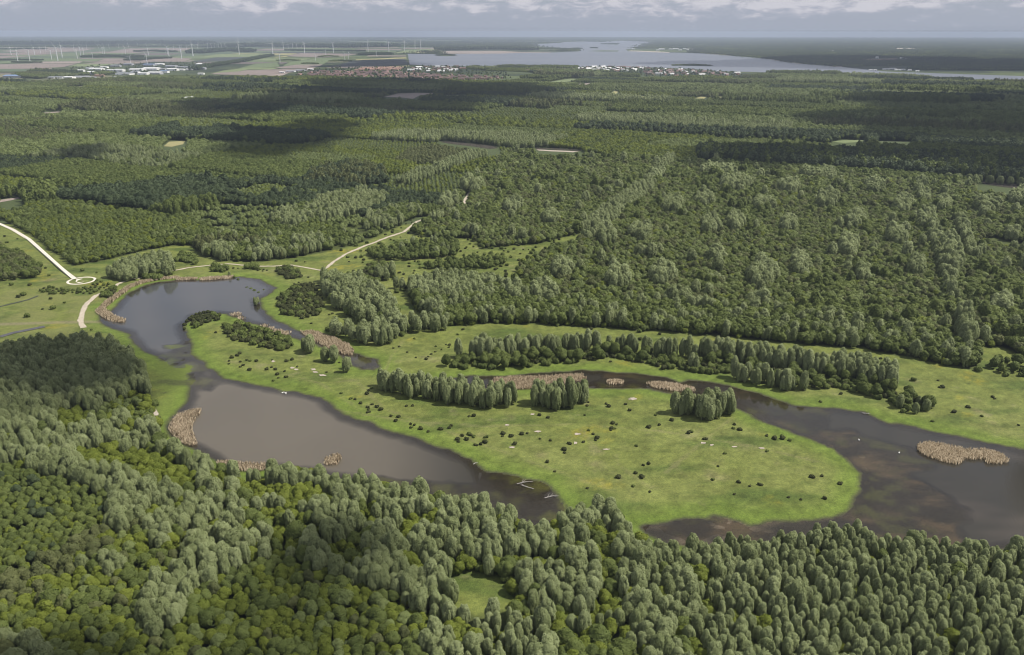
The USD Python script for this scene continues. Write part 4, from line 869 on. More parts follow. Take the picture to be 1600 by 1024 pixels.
pz = ground_height(pxy); prot = rp.uniform(0, 2 * math.pi, len(plants)); pwd = rp.normal(1, .09, len(plants)).clip(.75, 1.3)
kh = np.array([KIND[k][0] for k in pk]) * psz; kw = np.array([KIND[k][1] for k in pk]) * psz
tpx, tpy = P(pxy, pz + kh * .6)
pd = np.sqrt((pxy ** 2).sum(1) + H * H)
seen = (tpx > 4) & (tpx < 1596) & (tpy > 60) & (tpy < 1018)
area = kh * kw / pd ** 2 * seen
FAM = {"silver": "silver_willow", "slim": "silver_willow", "poplar": "white_poplar", "green": "broadleaf_tree", "bright": "broadleaf_tree", "olive": "broadleaf_tree", "dark": "broadleaf_tree", "tall": "broadleaf_tree", "pale": "broadleaf_tree", "tallgreen": "broadleaf_tree",
       "thorn": "thorn_bush", "shrub": "leafy_shrub", "yshrub": "leafy_shrub"}
fam = np.array([FAM[k] for k in pk])
single = np.zeros(len(plants), bool)
NMAX = 298
for f_ in set(FAM.values()):
    a = np.where(fam == f_, area, 0)
    if f_ == "thorn_bush": a = np.where(prg == "lone", a + 1, a)
    if f_ == "white_poplar": a = np.where(np.isin(prg, ["clumpA", "clumpB", "clumpC", "clumpD", "clumpD1"]), a + 1, a)
    if f_ == "silver_willow": a = np.where(np.isin(prg, ["tree1", "tree2", "tree3", "canal willows"]), a + 1, a)
    if f_ == "leafy_shrub": a = np.where(prg == "undergrowth", a * .8, a)
    s = np.argsort(-a)[:NMAX]; single[s[a[s] > 0]] = True

def nth(n): return f"{n}{'th' if 10 <= n % 100 <= 20 else {1: 'st', 2: 'nd', 3: 'rd'}.get(n % 10, 'th')}"
WHERE = {"clumpA": "the long pond-side clump", "clumpB": "the square clump in mid-meadow", "clumpC": "the small channel-side clump", "clumpD": "the far-bank clump",
         "clumpD1": "the hedge's jutting group", "belt": "the long poplar belt", "tree1": "the first round meadow clump", "tree2": "the middle round meadow clump",
         "tree3": "the last round meadow clump", "canal willows": "the far canal row", "avenue": "the far avenue", "tall right": "the forest's corner spire",
         "tall right 2": "the tall dark row", "lone": "the open meadow", "corridor": "the rough grass", "thicket": "the pond-side thicket", "pen1": "the bushy headland", "pen2": "the headland's bushy tip",
         "beltgreen": "the belt's hedge", "undergrowth": "the near wood's undergrowth", "near wood": "the near wood", "right block": "the dense bottom-right wood", "left dark block": "the shaded wood",
         "dark fine": "the dark left-edge stand", "brownish": "the brownish strip", "leafy": "the leafy bottom-left wood", "dense young": "the young bottom-centre stand", "big round": "the stand below the glade"}
SPEC = {"silver_willow": "silver-green willow", "white_poplar": "upright silver poplar", "broadleaf_tree": None, "thorn_bush": "dark thorn bush", "leafy_shrub": None}
HUE = {"green": "mid-green leafy tree", "bright": "yellow-green leafy tree", "olive": "brownish-green leafy tree", "dark": "dark green tree", "tall": "tall olive tree", "pale": "pale green leafy tree", "tallgreen": "tall green tree", "shrub": "green shrub", "yshrub": "yellow-green shrub"}
labels = {}
groups_ = {}
for i in np.nonzero(single)[0]:
    groups_.setdefault((fam[i], SPEC[fam[i]] or HUE[pk[i]], prg[i]), []).append(i)
for (f_, what, rg_), ids in groups_.items():
    where = WHERE.get(rg_, "the " + rg_ + (" opening" if rg_.endswith("gap") else " group"))
    ids = np.array(ids)
    if len(ids) > 16:                            # rows, counted from the near side, then along the row
        order = ids[np.argsort(-tpy[ids])]; rows = np.array_split(order, max(1, math.ceil(len(ids) / 14)))
    else: rows = [ids]
    for rno, row in enumerate(rows):
        row = row[np.argsort(tpx[row])]
        for c_, i in enumerate(row):
            labels[i] = f"{what}, {nth(c_ + 1)} from left" + (f", row {['one','two','three','four','five','six','seven','eight','nine','ten','eleven','twelve','thirteen','fourteen','fifteen','sixteen','seventeen','eighteen','nineteen','twenty','twenty-one','twenty-two'][min(rno, 21)]}" if len(rows) > 1 else "") + f" in {where}"
taken_labels = {}
for i in sorted(labels):
    l_ = labels[i]; taken_labels.setdefault(l_, []).append(i)
GROUP = {"silver_willow": "silver willows of the woods round the ponds", "white_poplar": "upright poplars in the clumps and the belt", "broadleaf_tree": "leafy green trees of the near wood", "thorn_bush": "dark thorn bushes on the meadows and the headland", "leafy_shrub": "leafy shrubs of the hedges and gaps"}
CAT = {"silver_willow": "willow", "white_poplar": "poplar", "broadleaf_tree": "tree", "thorn_bush": "bush", "leafy_shrub": "shrub"}
NAME_OF = {"silver": "silver_willow", "slim": "slim_willow", "poplar": "white_poplar", "green": "green_tree", "bright": "yellow_tree", "olive": "olive_tree", "dark": "dark_tree", "tall": "tall_tree", "pale": "pale_tree", "tallgreen": "tall_green_tree", "thorn": "thorn_bush", "shrub": "leafy_shrub", "yshrub": "yellow_shrub"}
cls = {}
for i in np.nonzero(single)[0]:
    k = pk[i]; v = int(i * 7919 % LODS["near"][2])
    if (k, v) not in cls: cls[(k, v)] = tree_class(NAME_OF[k], k, v)
    x = thing(fam[i], (pxy[i, 0], pxy[i, 1], pz[i] - 0.05), prot[i], (psz[i] * psl[i] * pwd[i], psz[i] * psl[i] / pwd[i], psz[i]))
    pr = x.GetPrim(); pr.GetReferences().AddInternalReference(Sdf.Path(cls[(k, v)])); pr.SetInstanceable(True)
    tag(pr, labels[i], CAT[fam[i]], GROUP[fam[i]])

def scatter(name, sel, label, cat):
    pi = UsdGeom.PointInstancer.Define(stage, "/World/" + name)
    protos, pid, ids = [], {}, np.nonzero(sel)[0]
    pidx = np.zeros(len(ids), np.int32)
    for n_, i in enumerate(ids):
        d = pd[i]; lod = "near" if d < 620 else "mid" if d < 1250 else "far"
        v = int(i * 7919 % LODS[lod][2]); key = (pk[i], lod, v)
        if key not in pid:
            path = f"/World/{name}/shapes/{NAME_OF[key[0]]}_{lod}_{v:03d}"
            add_mesh(path, crown_of(*key), LEAF[KIND[key[0]][7]])
            pid[key] = len(protos); protos.append(path)
        pidx[n_] = pid[key]
    pi.CreatePrototypesRel().SetTargets([Sdf.Path(p) for p in protos])
    pi.CreateProtoIndicesAttr(Vt.IntArray.FromNumpy(pidx))
    pi.CreatePositionsAttr(Vt.Vec3fArray.FromNumpy(np.column_stack([pxy[ids], pz[ids] - .05]).astype(np.float32)))
    half = prot[ids] / 2
    q = np.column_stack([np.zeros(len(ids)), np.zeros(len(ids)), np.sin(half), np.cos(half)]).astype(np.float16)   # imaginary part first, then real
    pi.CreateOrientationsAttr(Vt.QuathArray.FromNumpy(q) if hasattr(Vt.QuathArray, "FromNumpy") else Vt.QuathArray([Gf.Quath(float(a[3]), float(a[0]), float(a[1]), float(a[2])) for a in q]))
    pi.CreateScalesAttr(Vt.Vec3fArray.FromNumpy(np.column_stack([psz[ids] * psl[ids] * pwd[ids], psz[ids] * psl[ids] / pwd[ids], psz[ids]]).astype(np.float32)))
    tag(pi, label, cat, None, "stuff")
    return len(ids)
rest = ~single
isb = np.isin(fam, ["thorn_bush", "leafy_shrub"])
counts_ = [scatter("willow_wood", rest & np.isin(fam, ["silver_willow", "white_poplar"]), "mass of silver-green willows and poplars spread through the forest round the ponds", "wood"),
           scatter("leafy_forest", rest & (fam == "broadleaf_tree"), "green leafy forest in planted blocks from the ponds to the town and lake", "forest"),
           scatter("undergrowth", rest & isb, "low bushes and shrubs filling gaps, hedges and rough ground in the woods", "undergrowth")]
print("plants", len(plants), "single", int(single.sum()), "stuff", counts_)

# ------------------------------------------------------------------ reed beds
for k, (where, pg) in enumerate(REEDS):
    r = np.random.default_rng(400 + k)
    for_area = pg.area; n = int(np.clip(for_area * 8.0, 150, 22000))
    b_ = pg.bounds; q = np.column_stack([r.uniform(b_[0], b_[2], n * 6), r.uniform(b_[1], b_[3], n * 6)])
    q = q + (np.column_stack([vnoise(q, 6, 91), vnoise(q, 6, 92)]) - .5) * 5.0
    q = q[inside(pg.buffer(0.8), q)]
    ed_ = shapely.distance(shapely.points(q), pg.boundary); q = q[r.random(len(q)) < np.clip((ed_ + .3) / 2.2, .12, 1) * (.45 + vnoise(q, 3.5, 94))][:n]
    hh = 1.5 + 1.1 * vnoise(q, 5, 93) + r.normal(0, .12, len(q))
    pos = np.column_stack([q, np.maximum(ground_height(q), -.1) + hh * .52])
    nr = r.normal(0, .6, (len(q), 3)); nr[:, 2] = 0; nr /= np.linalg.norm(nr, axis=1)[:, None]
    v, f, vn = leaf_quads(pos, nr, np.ones(len(q)), r, 1.0)
    # upright blades: stretch each quad to the reed's height
    v = v.reshape(-1, 4, 3); s_ = np.cross(nr, [0, 0, 1.0]); wv = r.uniform(.16, .40, len(q))[:, None]
    lean = r.normal(0, .25, (len(q), 3)); lean[:, 2] = 0
    up_ = np.array([0, 0, 1.0]) * (hh * .55)[:, None]
    v = np.stack([pos - up_, pos + s_ * wv, pos + up_ + lean, pos - s_ * wv], 1).reshape(-1, 3)
    vn = np.repeat(nr * .35 + [0, 0, .9] , 4, 0); vn /= np.linalg.norm(vn, axis=1)[:, None]
    me = add_mesh(numbered("reed_bed"), (v, f, vn), MAT["reed"])
    tag(me, "straw-coloured dead reeds " + where, "reeds", "reed beds of the ponds", "stuff")

# ------------------------------------------------------------------ swans, driftwood
def blob(r, at):
    s = trimesh.creation.icosphere(subdivisions=1); s.apply_scale(r); s.apply_translation(at); return s
sw = "/World/swan_shape"; stage.CreateClassPrim(sw)
usdkit.mesh(stage, sw + "/body", trimesh.util.concatenate([blob((.52, .27, .24), (0, 0, .14)), blob((.22, .10, .10), (-.55, 0, .24))]), MAT["bird"], 40)
neck = [np.array(p) for p in ((.40, 0, .22), (.50, 0, .42), (.46, 0, .62), (.48, 0, .78), (.58, 0, .84))]
usdkit.mesh(stage, sw + "/neck", trimesh.util.concatenate([blob((.075, .06, .11), p) for p in neck]), MAT["bird"], 40)
usdkit.mesh(stage, sw + "/wing", blob((.40, .10, .18), (-.08, .24, .24)), MAT["bird"], 40)
usdkit.mesh(stage, sw + "/wing_001", blob((.40, .10, .18), (-.08, -.24, .24)), MAT["bird"], 40)
usdkit.mesh(stage, sw + "/beak", blob((.10, .035, .03), (.72, 0, .82)), MAT["beak"], 40)
for x, y, a, l_ in [(441.7, 614.3, .4, "apart, off the long meadow's shore"), (445.2, 614.6, 2.8, "first of a close pair off the long meadow"), (447, 615, .9, "second of a close pair off the long meadow"), (1342, 688, 2, "alone on the weedy channel"), (1405, 708, 1, "alone near the ragged reed island")]:
    q = G(x, y); t = thing("swan", (q[0], q[1], .02), a, (1.0, 1.0, 1.0)); pr = t.GetPrim(); pr.GetReferences().AddInternalReference(Sdf.Path(sw)); pr.SetInstanceable(True)
    tag(pr, "white swan on the pond, " + l_, "swan", "swans on the ponds")
def branch(a, b, r0, r1):
    a, b = np.array(a, float), np.array(b, float); c = trimesh.creation.cone(r0, 1, sections=6) if False else trimesh.creation.cylinder(radius=1, height=1, sections=6)
    c.vertices = c.vertices * [1, 1, 1]; z = c.vertices[:, 2] + .5; rr = r0 + (r1 - r0) * z
    t = (b - a); L = np.linalg.norm(t); t /= L; s = np.cross(t, [.2, .3, .9]); s /= np.linalg.norm(s); w = np.cross(t, s)
    c.vertices = a + np.outer(z * L, t) + np.outer(c.vertices[:, 0] * rr, s) + np.outer(c.vertices[:, 1] * rr, w); return c
for k, (x, y, L, az, l_) in enumerate([(820,755,8.5,.25, "forked and sprawling, at the lower pond's east end"), (824,762,7.0,2.7, "low and bent, just below the forked one"), (862,777,7.5,.3, "single and bright, nearest the wood's projecting corner"), (743,725,3.0,.6, "small, on the lower pond's weedy shore"), (1352,647,4.0,-.45, "thin, on the far bank of the dark channel")]):
    r = np.random.default_rng(600 + k); q = G(x, y); t = thing("driftwood", (q[0], q[1], .12), az)
    obj("trunk", trimesh.util.concatenate([branch((-L * .5, 0, .1), (L * .1, .2, .35), .20, .16), branch((L * .1, .2, .35), (L * .5, -.2, .25), .16, .06)]), MAT["deadwood"], t.GetPath())
    for j in range(5):
        s0 = r.uniform(-.3, .4) * L; obj("branch", branch((s0, .1, .3), (s0 + r.uniform(.1, .3) * L, r.uniform(-.35, .35) * L, r.uniform(.2, 1.3)), .13, .04), MAT["deadwood"], t.GetPath())
    tag(t, "bleached dead tree lying in the shallows, " + l_, "driftwood", "dead trees in the water")

# ------------------------------------------------------------------ wind turbines
TUR = [(x / 5, 40 + b / 5, 40 + h / 5) for x, b, h in [(88,232,180),(140,280,205),(235,282,205),(272,232,180),(318,220,178),(360,205,170),(405,268,205),(452,275,185),(487,250,168),(580,205,165),(605,260,200),(632,240,180),(657,240,185),(680,190,160),(768,180,155),(805,235,180),(820,235,180),(853,180,152),(930,178,150),(983,228,180),(1003,172,145),(1020,295,250),(1078,165,142),(1150,300,238),(1160,235,185),(1143,165,142),(1310,225,172),(1322,258,190),(1360,205,168),(1420,262,195),(1410,210,165),(1460,200,160),(1508,240,158),(1548,190,155),(240,118,98),(335,125,105),(85,108,92),(190,108,94),(425,108,94),(725,255,240)]] \
    + [(300 + x / 5, 40 + b / 5, 40 + h / 5) for x, b, h in [(48,185,152),(122,180,148),(152,182,148),(180,180,148),(207,178,148),(230,175,148),(260,175,145),(370,228,160),(362,150,108),(632,225,150),(688,288,232),(715,190,140),(753,190,152),(787,185,148),(822,185,148),(880,218,148),(965,275,232),(1043,235,200),(1105,215,145),(1195,272,225),(1225,265,220),(1376,208,140),(1375,145,112),(1445,247,210),(1538,205,140),(478,135,108),(592,130,105),(730,122,105),(825,122,105),(943,125,108),(1055,132,105),(1160,130,108),(1290,130,112),(1268,125,107),(710,135,115)]] \
    + [(600 + x / 5, 40 + b / 5, 40 + h / 5) for x, b, h in [(38,203,140),(160,198,132),(243,185,128),(288,188,125)]]
def blade_mesh(a):
    n = 7; t = np.linspace(0, 1, n); ch = np.interp(t, [0, .2, 1], [1.5, 2.9, .6]); R = 3 + t * 38
    v = []
    for r_, c in zip(R, ch): v += [(-c * .35, .12, r_), (c * .65, 0, r_), (-c * .35, -.25, r_)]
    v = np.array(v); f = []
    for i in range(n - 1):
        for k in range(3):
            p0, p1 = i * 3 + k, i * 3 + (k + 1) % 3; f += [(p0, p1, p1 + 3), (p0, p1 + 3, p0 + 3)]
    f += [(0, 2, 1), (len(v) - 3, len(v) - 2, len(v) - 1)]
    c, s = math.cos(a), math.sin(a); v = np.column_stack([v[:, 0] * c + v[:, 2] * s, v[:, 1] - 5.4, -v[:, 0] * s + v[:, 2] * c + 80.0])
    return trimesh.Trimesh(v, f, process=False)
tcl = []
for k in range(4):
    p = f"/World/wind_turbine_shape_{k:03d}"; stage.CreateClassPrim(p); tcl.append(p)
    usdkit.mesh(stage, p + "/tower", branch((0, 0, 0), (0, 0, 79), 2.6, 1.5), MAT["white"], 40)
    nac = trimesh.creation.box([4.2, 11, 4.2]); nac.apply_translation([0, 1.5, 80.6]); usdkit.mesh(stage, p + "/nacelle", nac, MAT["white"])
    usdkit.mesh(stage, p + "/hub", blob((1.9, 1.9, 1.9), (0, -5.0, 80)), MAT["white"], 40)
    for j in range(3): usdkit.mesh(stage, p + "/blade" + ("" if j == 0 else f"_{j:03d}"), blade_mesh(k * .55 + j * 2 * math.pi / 3), MAT["white"])
rows_t = {}
for k, (x, b, h) in enumerate(TUR):
    q = G(x, b); w = float(np.array([q[0], q[1], -H]) @ fwd); hub = (b - h) * w / F * 1.06; d = math.hypot(*q)
    rn = "near the industrial estate" if d < 6600 else "of the wind farm's middle rows" if d < 9500 else "of the far rows" if d < 16000 else "faint on the horizon"
    rows_t.setdefault(rn, []).append((x, q, hub, k))
for rn, l_ in rows_t.items():
    for c_, (x, q, hub, k) in enumerate(sorted(l_, key=lambda e: e[0])):
        sc_ = float(np.clip(hub / 80, .55, 2.0)); t = thing("wind_turbine", (q[0], q[1], .5), math.radians(k * 37 % 26 - 30) - math.atan2(q[0], q[1]) * .6, (sc_ * 1.2, sc_ * 1.2, sc_))
        pr = t.GetPrim(); pr.GetReferences().AddInternalReference(Sdf.Path(tcl[k % 4])); pr.SetInstanceable(True)
        tag(pr, f"white three-bladed wind turbine {rn}, {nth(c_ + 1)} of these from the left", "wind turbine", "wind turbines on the polder")
q = G(770.2, 129.0); mast = thing("radio_mast", (q[0], q[1], .3))
for j in range(6): obj("mast_section", branch((0, 0, j * 5.6), (0, 0, j * 5.6 + 5.6), .9 - j * .09, .81 - j * .09), MAT["red" if j % 2 else "white"], mast.GetPath())
tag(mast, "slim red and white mast rising from the trees before the town", "mast")

# ------------------------------------------------------------------ warehouses, houses
def warehouse(x0, x1, yt, yb, roof, wall, label, group, ox=0.0, sc_=5.0, oy=40.0, name="warehouse"):
    a, b = G(ox + x0 / sc_, oy + yb / sc_), G(ox + x1 / sc_, oy + yb / sc_); c = (a + b) / 2; d = math.hypot(*c)
    wd = float(np.linalg.norm(b - a)); hg = float(np.clip((yb - yt) / sc_ * d / F * .62, 5.5, 15)); dp = float(np.clip(wd * .7, 16, 70))
    t = thing(name, (c[0], c[1] + dp / 2, .3), math.radians(-6 + (x0 * 7 % 9)))
    obj("wall", box(wd, dp, hg), MAT[wall], t.GetPath())
    rp_ = trimesh.Trimesh([(-wd / 2 - .4, -dp / 2 - .4, hg), (wd / 2 + .4, -dp / 2 - .4, hg), (wd / 2 + .4, dp / 2 + .4, hg), (-wd / 2 - .4, dp / 2 + .4, hg), (-wd / 2 - .4, 0, hg + dp * .07 + .5), (wd / 2 + .4, 0, hg + dp * .07 + .5)],
                          [(0, 1, 5), (0, 5, 4), (2, 3, 4), (2, 4, 5), (0, 4, 3), (1, 2, 5), (0, 3, 2), (0, 2, 1)], process=False)
    obj("roof", rp_, MAT[roof], t.GetPath())
    for j in range(max(1, min(4, int(wd // 22)))): obj("door", box(4.5, .3, min(4.5, hg * .7), (-wd / 2 + (j + .5) * wd / max(1, min(4, int(wd // 22))), -dp / 2 - .16, 0.02)), MAT["glass" if j % 2 else "roof_grey"], t.GetPath())
    tag(t, label, "building", group)
W1 = [(325,385,335,358,"roof_orange","wall_white"),(560,610,358,388,"roof_pale","wall_white"),(600,650,345,362,"roof_pale","wall_white"),(640,735,350,388,"roof_pale","wall_white"),(670,720,325,345,"roof_grey","wall_white"),(690,790,335,350,"roof_pale","wall_white"),(780,835,320,335,"roof_pale","wall_white"),(830,890,345,358,"roof_pale","wall_white"),(860,930,308,325,"roof_grey","wall_grey"),(890,960,340,362,"roof_pale","wall_white"),(900,1020,372,388,"roof_grey","wall_white"),(965,1030,295,312,"roof_grey","wall_grey"),(1005,1110,340,355,"roof_pale","wall_white"),(1020,1080,357,372,"roof_grey","wall_white"),(1075,1150,368,388,"roof_pale","wall_white"),(1110,1230,330,352,"roof_pale","wall_white"),(1115,1200,300,320,"roof_blue","wall_grey"),(1150,1250,362,385,"roof_pale","wall_grey"),(1205,1275,297,310,"roof_pale","wall_white"),(1230,1290,335,350,"roof_grey","wall_grey"),(1250,1310,350,372,"roof_blue","wall_white"),(1300,1380,335,355,"roof_pale","wall_white"),(1290,1370,310,330,"roof_grey","wall_grey"),(1380,1440,318,335,"roof_grey","wall_grey"),(1385,1435,340,352,"roof_pale","wall_white"),(1440,1500,318,335,"roof_grey","wall_grey"),(1450,1500,340,350,"roof_pale","wall_white"),(1500,1560,328,340,"roof_grey","wall_white"),(1530,1630,296,318,"roof_pale","wall_white"),(1535,1600,325,345,"roof_grey","wall_grey"),(1545,1590,370,385,"roof_pale","wall_white"),(20,190,392,410,"roof_blue","wall_grey"),(330,420,403,415,"roof_grey","wall_grey"),(430,490,400,415,"roof_grey","wall_white"),(495,570,398,420,"roof_pale","wall_white"),(570,680,398,415,"roof_grey","wall_white"),(680,740,400,420,"roof_grey","wall_grey"),(870,905,400,415,"roof_grey","wall_grey"),(735,800,385,400,"roof_orange","brick")]
RN = {"roof_orange": "orange-roofed", "roof_pale": "white", "roof_grey": "grey-roofed", "roof_blue": "blue-grey"}
cnt = {}
for w_ in sorted(W1):
    row = "front" if w_[3] > 392 else "middle" if w_[3] > 346 else "back"; key = (RN[w_[4]], row); cnt[key] = cnt.get(key, 0) + 1
    warehouse(*w_, f"{key[0]} warehouse in the industrial estate's {row} row, {nth(cnt[key])} such from the left", "warehouses of the industrial estate")
for w_, l_ in [((680,720,362,372,"roof_pale","wall_white"),"small white shed at the town's field edge"),((730,800,352,365,"roof_grey","wall_white"),"long grey-roofed barn at the town's field edge"),((805,880,348,358,"roof_grey","wall_grey"),"grey hall beside the long barn by the town"),((900,945,337,347,"roof_pale","wall_white"),"bright white hall where the field road meets town"),((170,240,296,308,"roof_grey","wall_grey"),"low grey hall just before the tree-lined road")]:
    warehouse(*w_, l_, "halls at the town's edge", 300)
for w_, l_ in [((1130,1148,90,103,"roof_pale","wall_white"),"leftmost of three white sheds in the wood's glade"),((1155,1172,88,101,"roof_pale","wall_white"),"middle of three white sheds in the wood's glade"),((1180,1204,86,99,"roof_pale","wall_white"),"rightmost of three white sheds in the wood's glade")]:
    warehouse(*w_, l_, "white sheds in the wood", 0, 4.0, 130, "shed")
far_b = [(581,85.2,"w"),(1361,110.5,"w"),(1368,111,"w"),(1386,109.2,"W"),(1396,108.6,"W"),(1404,110.3,"W"),(1412,109.8,"w"),(1422,111.2,"w"),(1434,112,"w"),(1371,91.5,"T"),(1352,94,"o"),(1359,94.3,"o"),(1366,94,"o"),(1374,94.2,"o"),(1382,93.8,"o"),(1390,93.6,"o"),(1398,93.2,"o"),(1412,91.8,"W"),(1419,92.6,"w"),(1331,90.5,"w"),(1284,93,"o"),(1290,94,"w"),(1276,90.6,"w"),(1483,88.6,"w"),(1505,87.6,"w"),(1530,87.2,"w"),(1552,86.4,"W"),(1562,87,"w"),(1572,87.8,"w"),(1430,88.2,"w"),(1300,80.6,"w"),(1028,79.6,"w"),(1034,78.4,"W"),(1048,78,"w"),(1056,77.4,"W"),(1063,79.4,"w"),(1070,77,"w"),(1078,78.6,"W"),(1086,78,"w"),(1092,80,"o"),(1100,80.4,"o"),(990,77.4,"w"),(1192,82.6,"W"),(1199,82.2,"w"),(1160,81,"w"),(1500,101.5,"w"),(1520,99.5,"w"),(1455,99,"w"),(1410,99.4,"w")]
cf = {}
for x, y, k in sorted(far_b):
    where = "on the peninsula across the lake" if x < 1120 else "on the far shore's marina" if 104 < y else "in the town beyond the lake" if x > 1270 else "on the lake's wooded far bank"
    ww = {"w": 5.0, "W": 9.0, "T": 4.0, "o": 6.5}[k]; key = (k, where); cf[key] = cf.get(key, 0) + 1
    warehouse(x - ww / 2, x + ww / 2, y - {"w": 1.6, "W": 2.0, "T": 4.0, "o": 1.6}[k], y, "roof_orange" if k == "o" else "roof_pale", "brick" if k == "o" else "wall_white",
              f"{ {'w': 'small white', 'W': 'long white', 'T': 'tall pale', 'o': 'orange-roofed'}[k]} building {where}, {nth(cf[key])} such from the left", "buildings across the lake", 0, 1.0, 0.0, "far_building")

def gable(L, D, e, r):
    x, y = L / 2 + .3, D / 2 + .4
    return trimesh.Trimesh([(-x, -y, e), (x, -y, e), (x, y, e), (-x, y, e), (-x, 0, r), (x, 0, r)], [(0, 1, 5), (0, 5, 4), (2, 3, 4), (2, 4, 5), (0, 4, 3), (1, 2, 5), (0, 3, 2), (0, 2, 1)], process=False)
hcl = {}
for c_ in ("roof_red", "roof_orange", "roof_brown", "roof_pale"):
    for k, L in enumerate((16, 30, 44)):
        p = f"/World/terrace_shape_{c_[5:]}_{k:03d}"; stage.CreateClassPrim(p); hcl[(c_, k)] = (p, L)
        usdkit.mesh(stage, p + "/wall", box(L, 9, 5.4), MAT["wall_white" if c_ == "roof_pale" else "brick"]); usdkit.mesh(stage, p + "/roof", gable(L, 9, 5.42, 9.6), MAT[c_])
        for j in range(L // 8): usdkit.mesh(stage, p + "/window" + ("" if j == 0 else f"_{j:03d}"), box(2.6, .1, 1.6, (-L / 2 + 4 + 8 * j, -4.56, 3.0)), MAT["glass"])
ZONES = [("the red-roofed old town", gp(462,118, 490,112.5, 545,111.5, 600,112, 640,114.5, 720,119, 790,121.5, 780,125, 700,126, 600,122.5, 520,121), [("roof_red", .62), ("roof_brown", .38)], 112),
         ("the new orange-roofed quarter", gp(556,110.8, 566,107.2, 590,106.6, 612,106, 630,106, 628,110.8, 590,111.2), [("roof_orange", 1.)], 40), ("the pale dyke quarter", gp(634,107.5, 650,104.5, 720,104.6, 726,110, 690,113.5, 640,112.5), [("roof_pale", .5), ("roof_red", .25), ("roof_brown", .25)], 34),
         ("the wooded quarter", gp(800,110.5, 862,107, 900,109, 890,112.5, 830,113.5), [("roof_red", .7), ("roof_brown", .3)], 22), ("the pale harbour quarter", gp(905,108, 925,104.5, 1010,105.4, 1018,108.6, 980,112, 930,112), [("roof_pale", .75), ("roof_red", .25)], 40),
         ("the lakeside quarter", gp(1005,113, 1030,108.4, 1080,110.6, 1160,115.4, 1150,120, 1080,119.5, 1010,118), [("roof_brown", .45), ("roof_red", .35), ("roof_pale", .2)], 46), ("the left-edge hamlet", gp(-4,132.4, 0,129, 40,128.4, 40,131, 10,132.6), [("roof_orange", .8), ("roof_pale", .2)], 8)]
RW = {"roof_red": "red-brown", "roof_orange": "orange", "roof_brown": "dark brown", "roof_pale": "pale"}
for zi, (where, pg, mix, n) in enumerate(ZONES):
    r = np.random.default_rng(800 + zi)
    q = grid_points(pg, math.sqrt(pg.area / n) * .93, .22, 800 + zi, math.radians(-12 + 9 * zi)); q = q[inside(pg, q)]
    ks = pick(r, mix, len(q)); px, py = P(q); by = {}
    for i in np.lexsort((px, np.round(-py * .7))):
        c_ = ks[i]; by[c_] = by.get(c_, 0) + 1
        p, L = hcl[(c_, int(r.integers(0, 3)))]
        t = thing("terraced_house", (q[i, 0], q[i, 1], .3), math.radians(-12 + 9 * zi + r.choice([0, 0, 90]) + r.normal(0, 6))); pr = t.GetPrim(); pr.GetReferences().AddInternalReference(Sdf.Path(p)); pr.SetInstanceable(True)
        tag(pr, f"{ {16: 'short', 30: 'middling', 44: 'long'}[L]} {RW[c_]}-roofed house row in {where}, {nth(by[c_])} from the front left", "house", "house rows of the lakeside town")

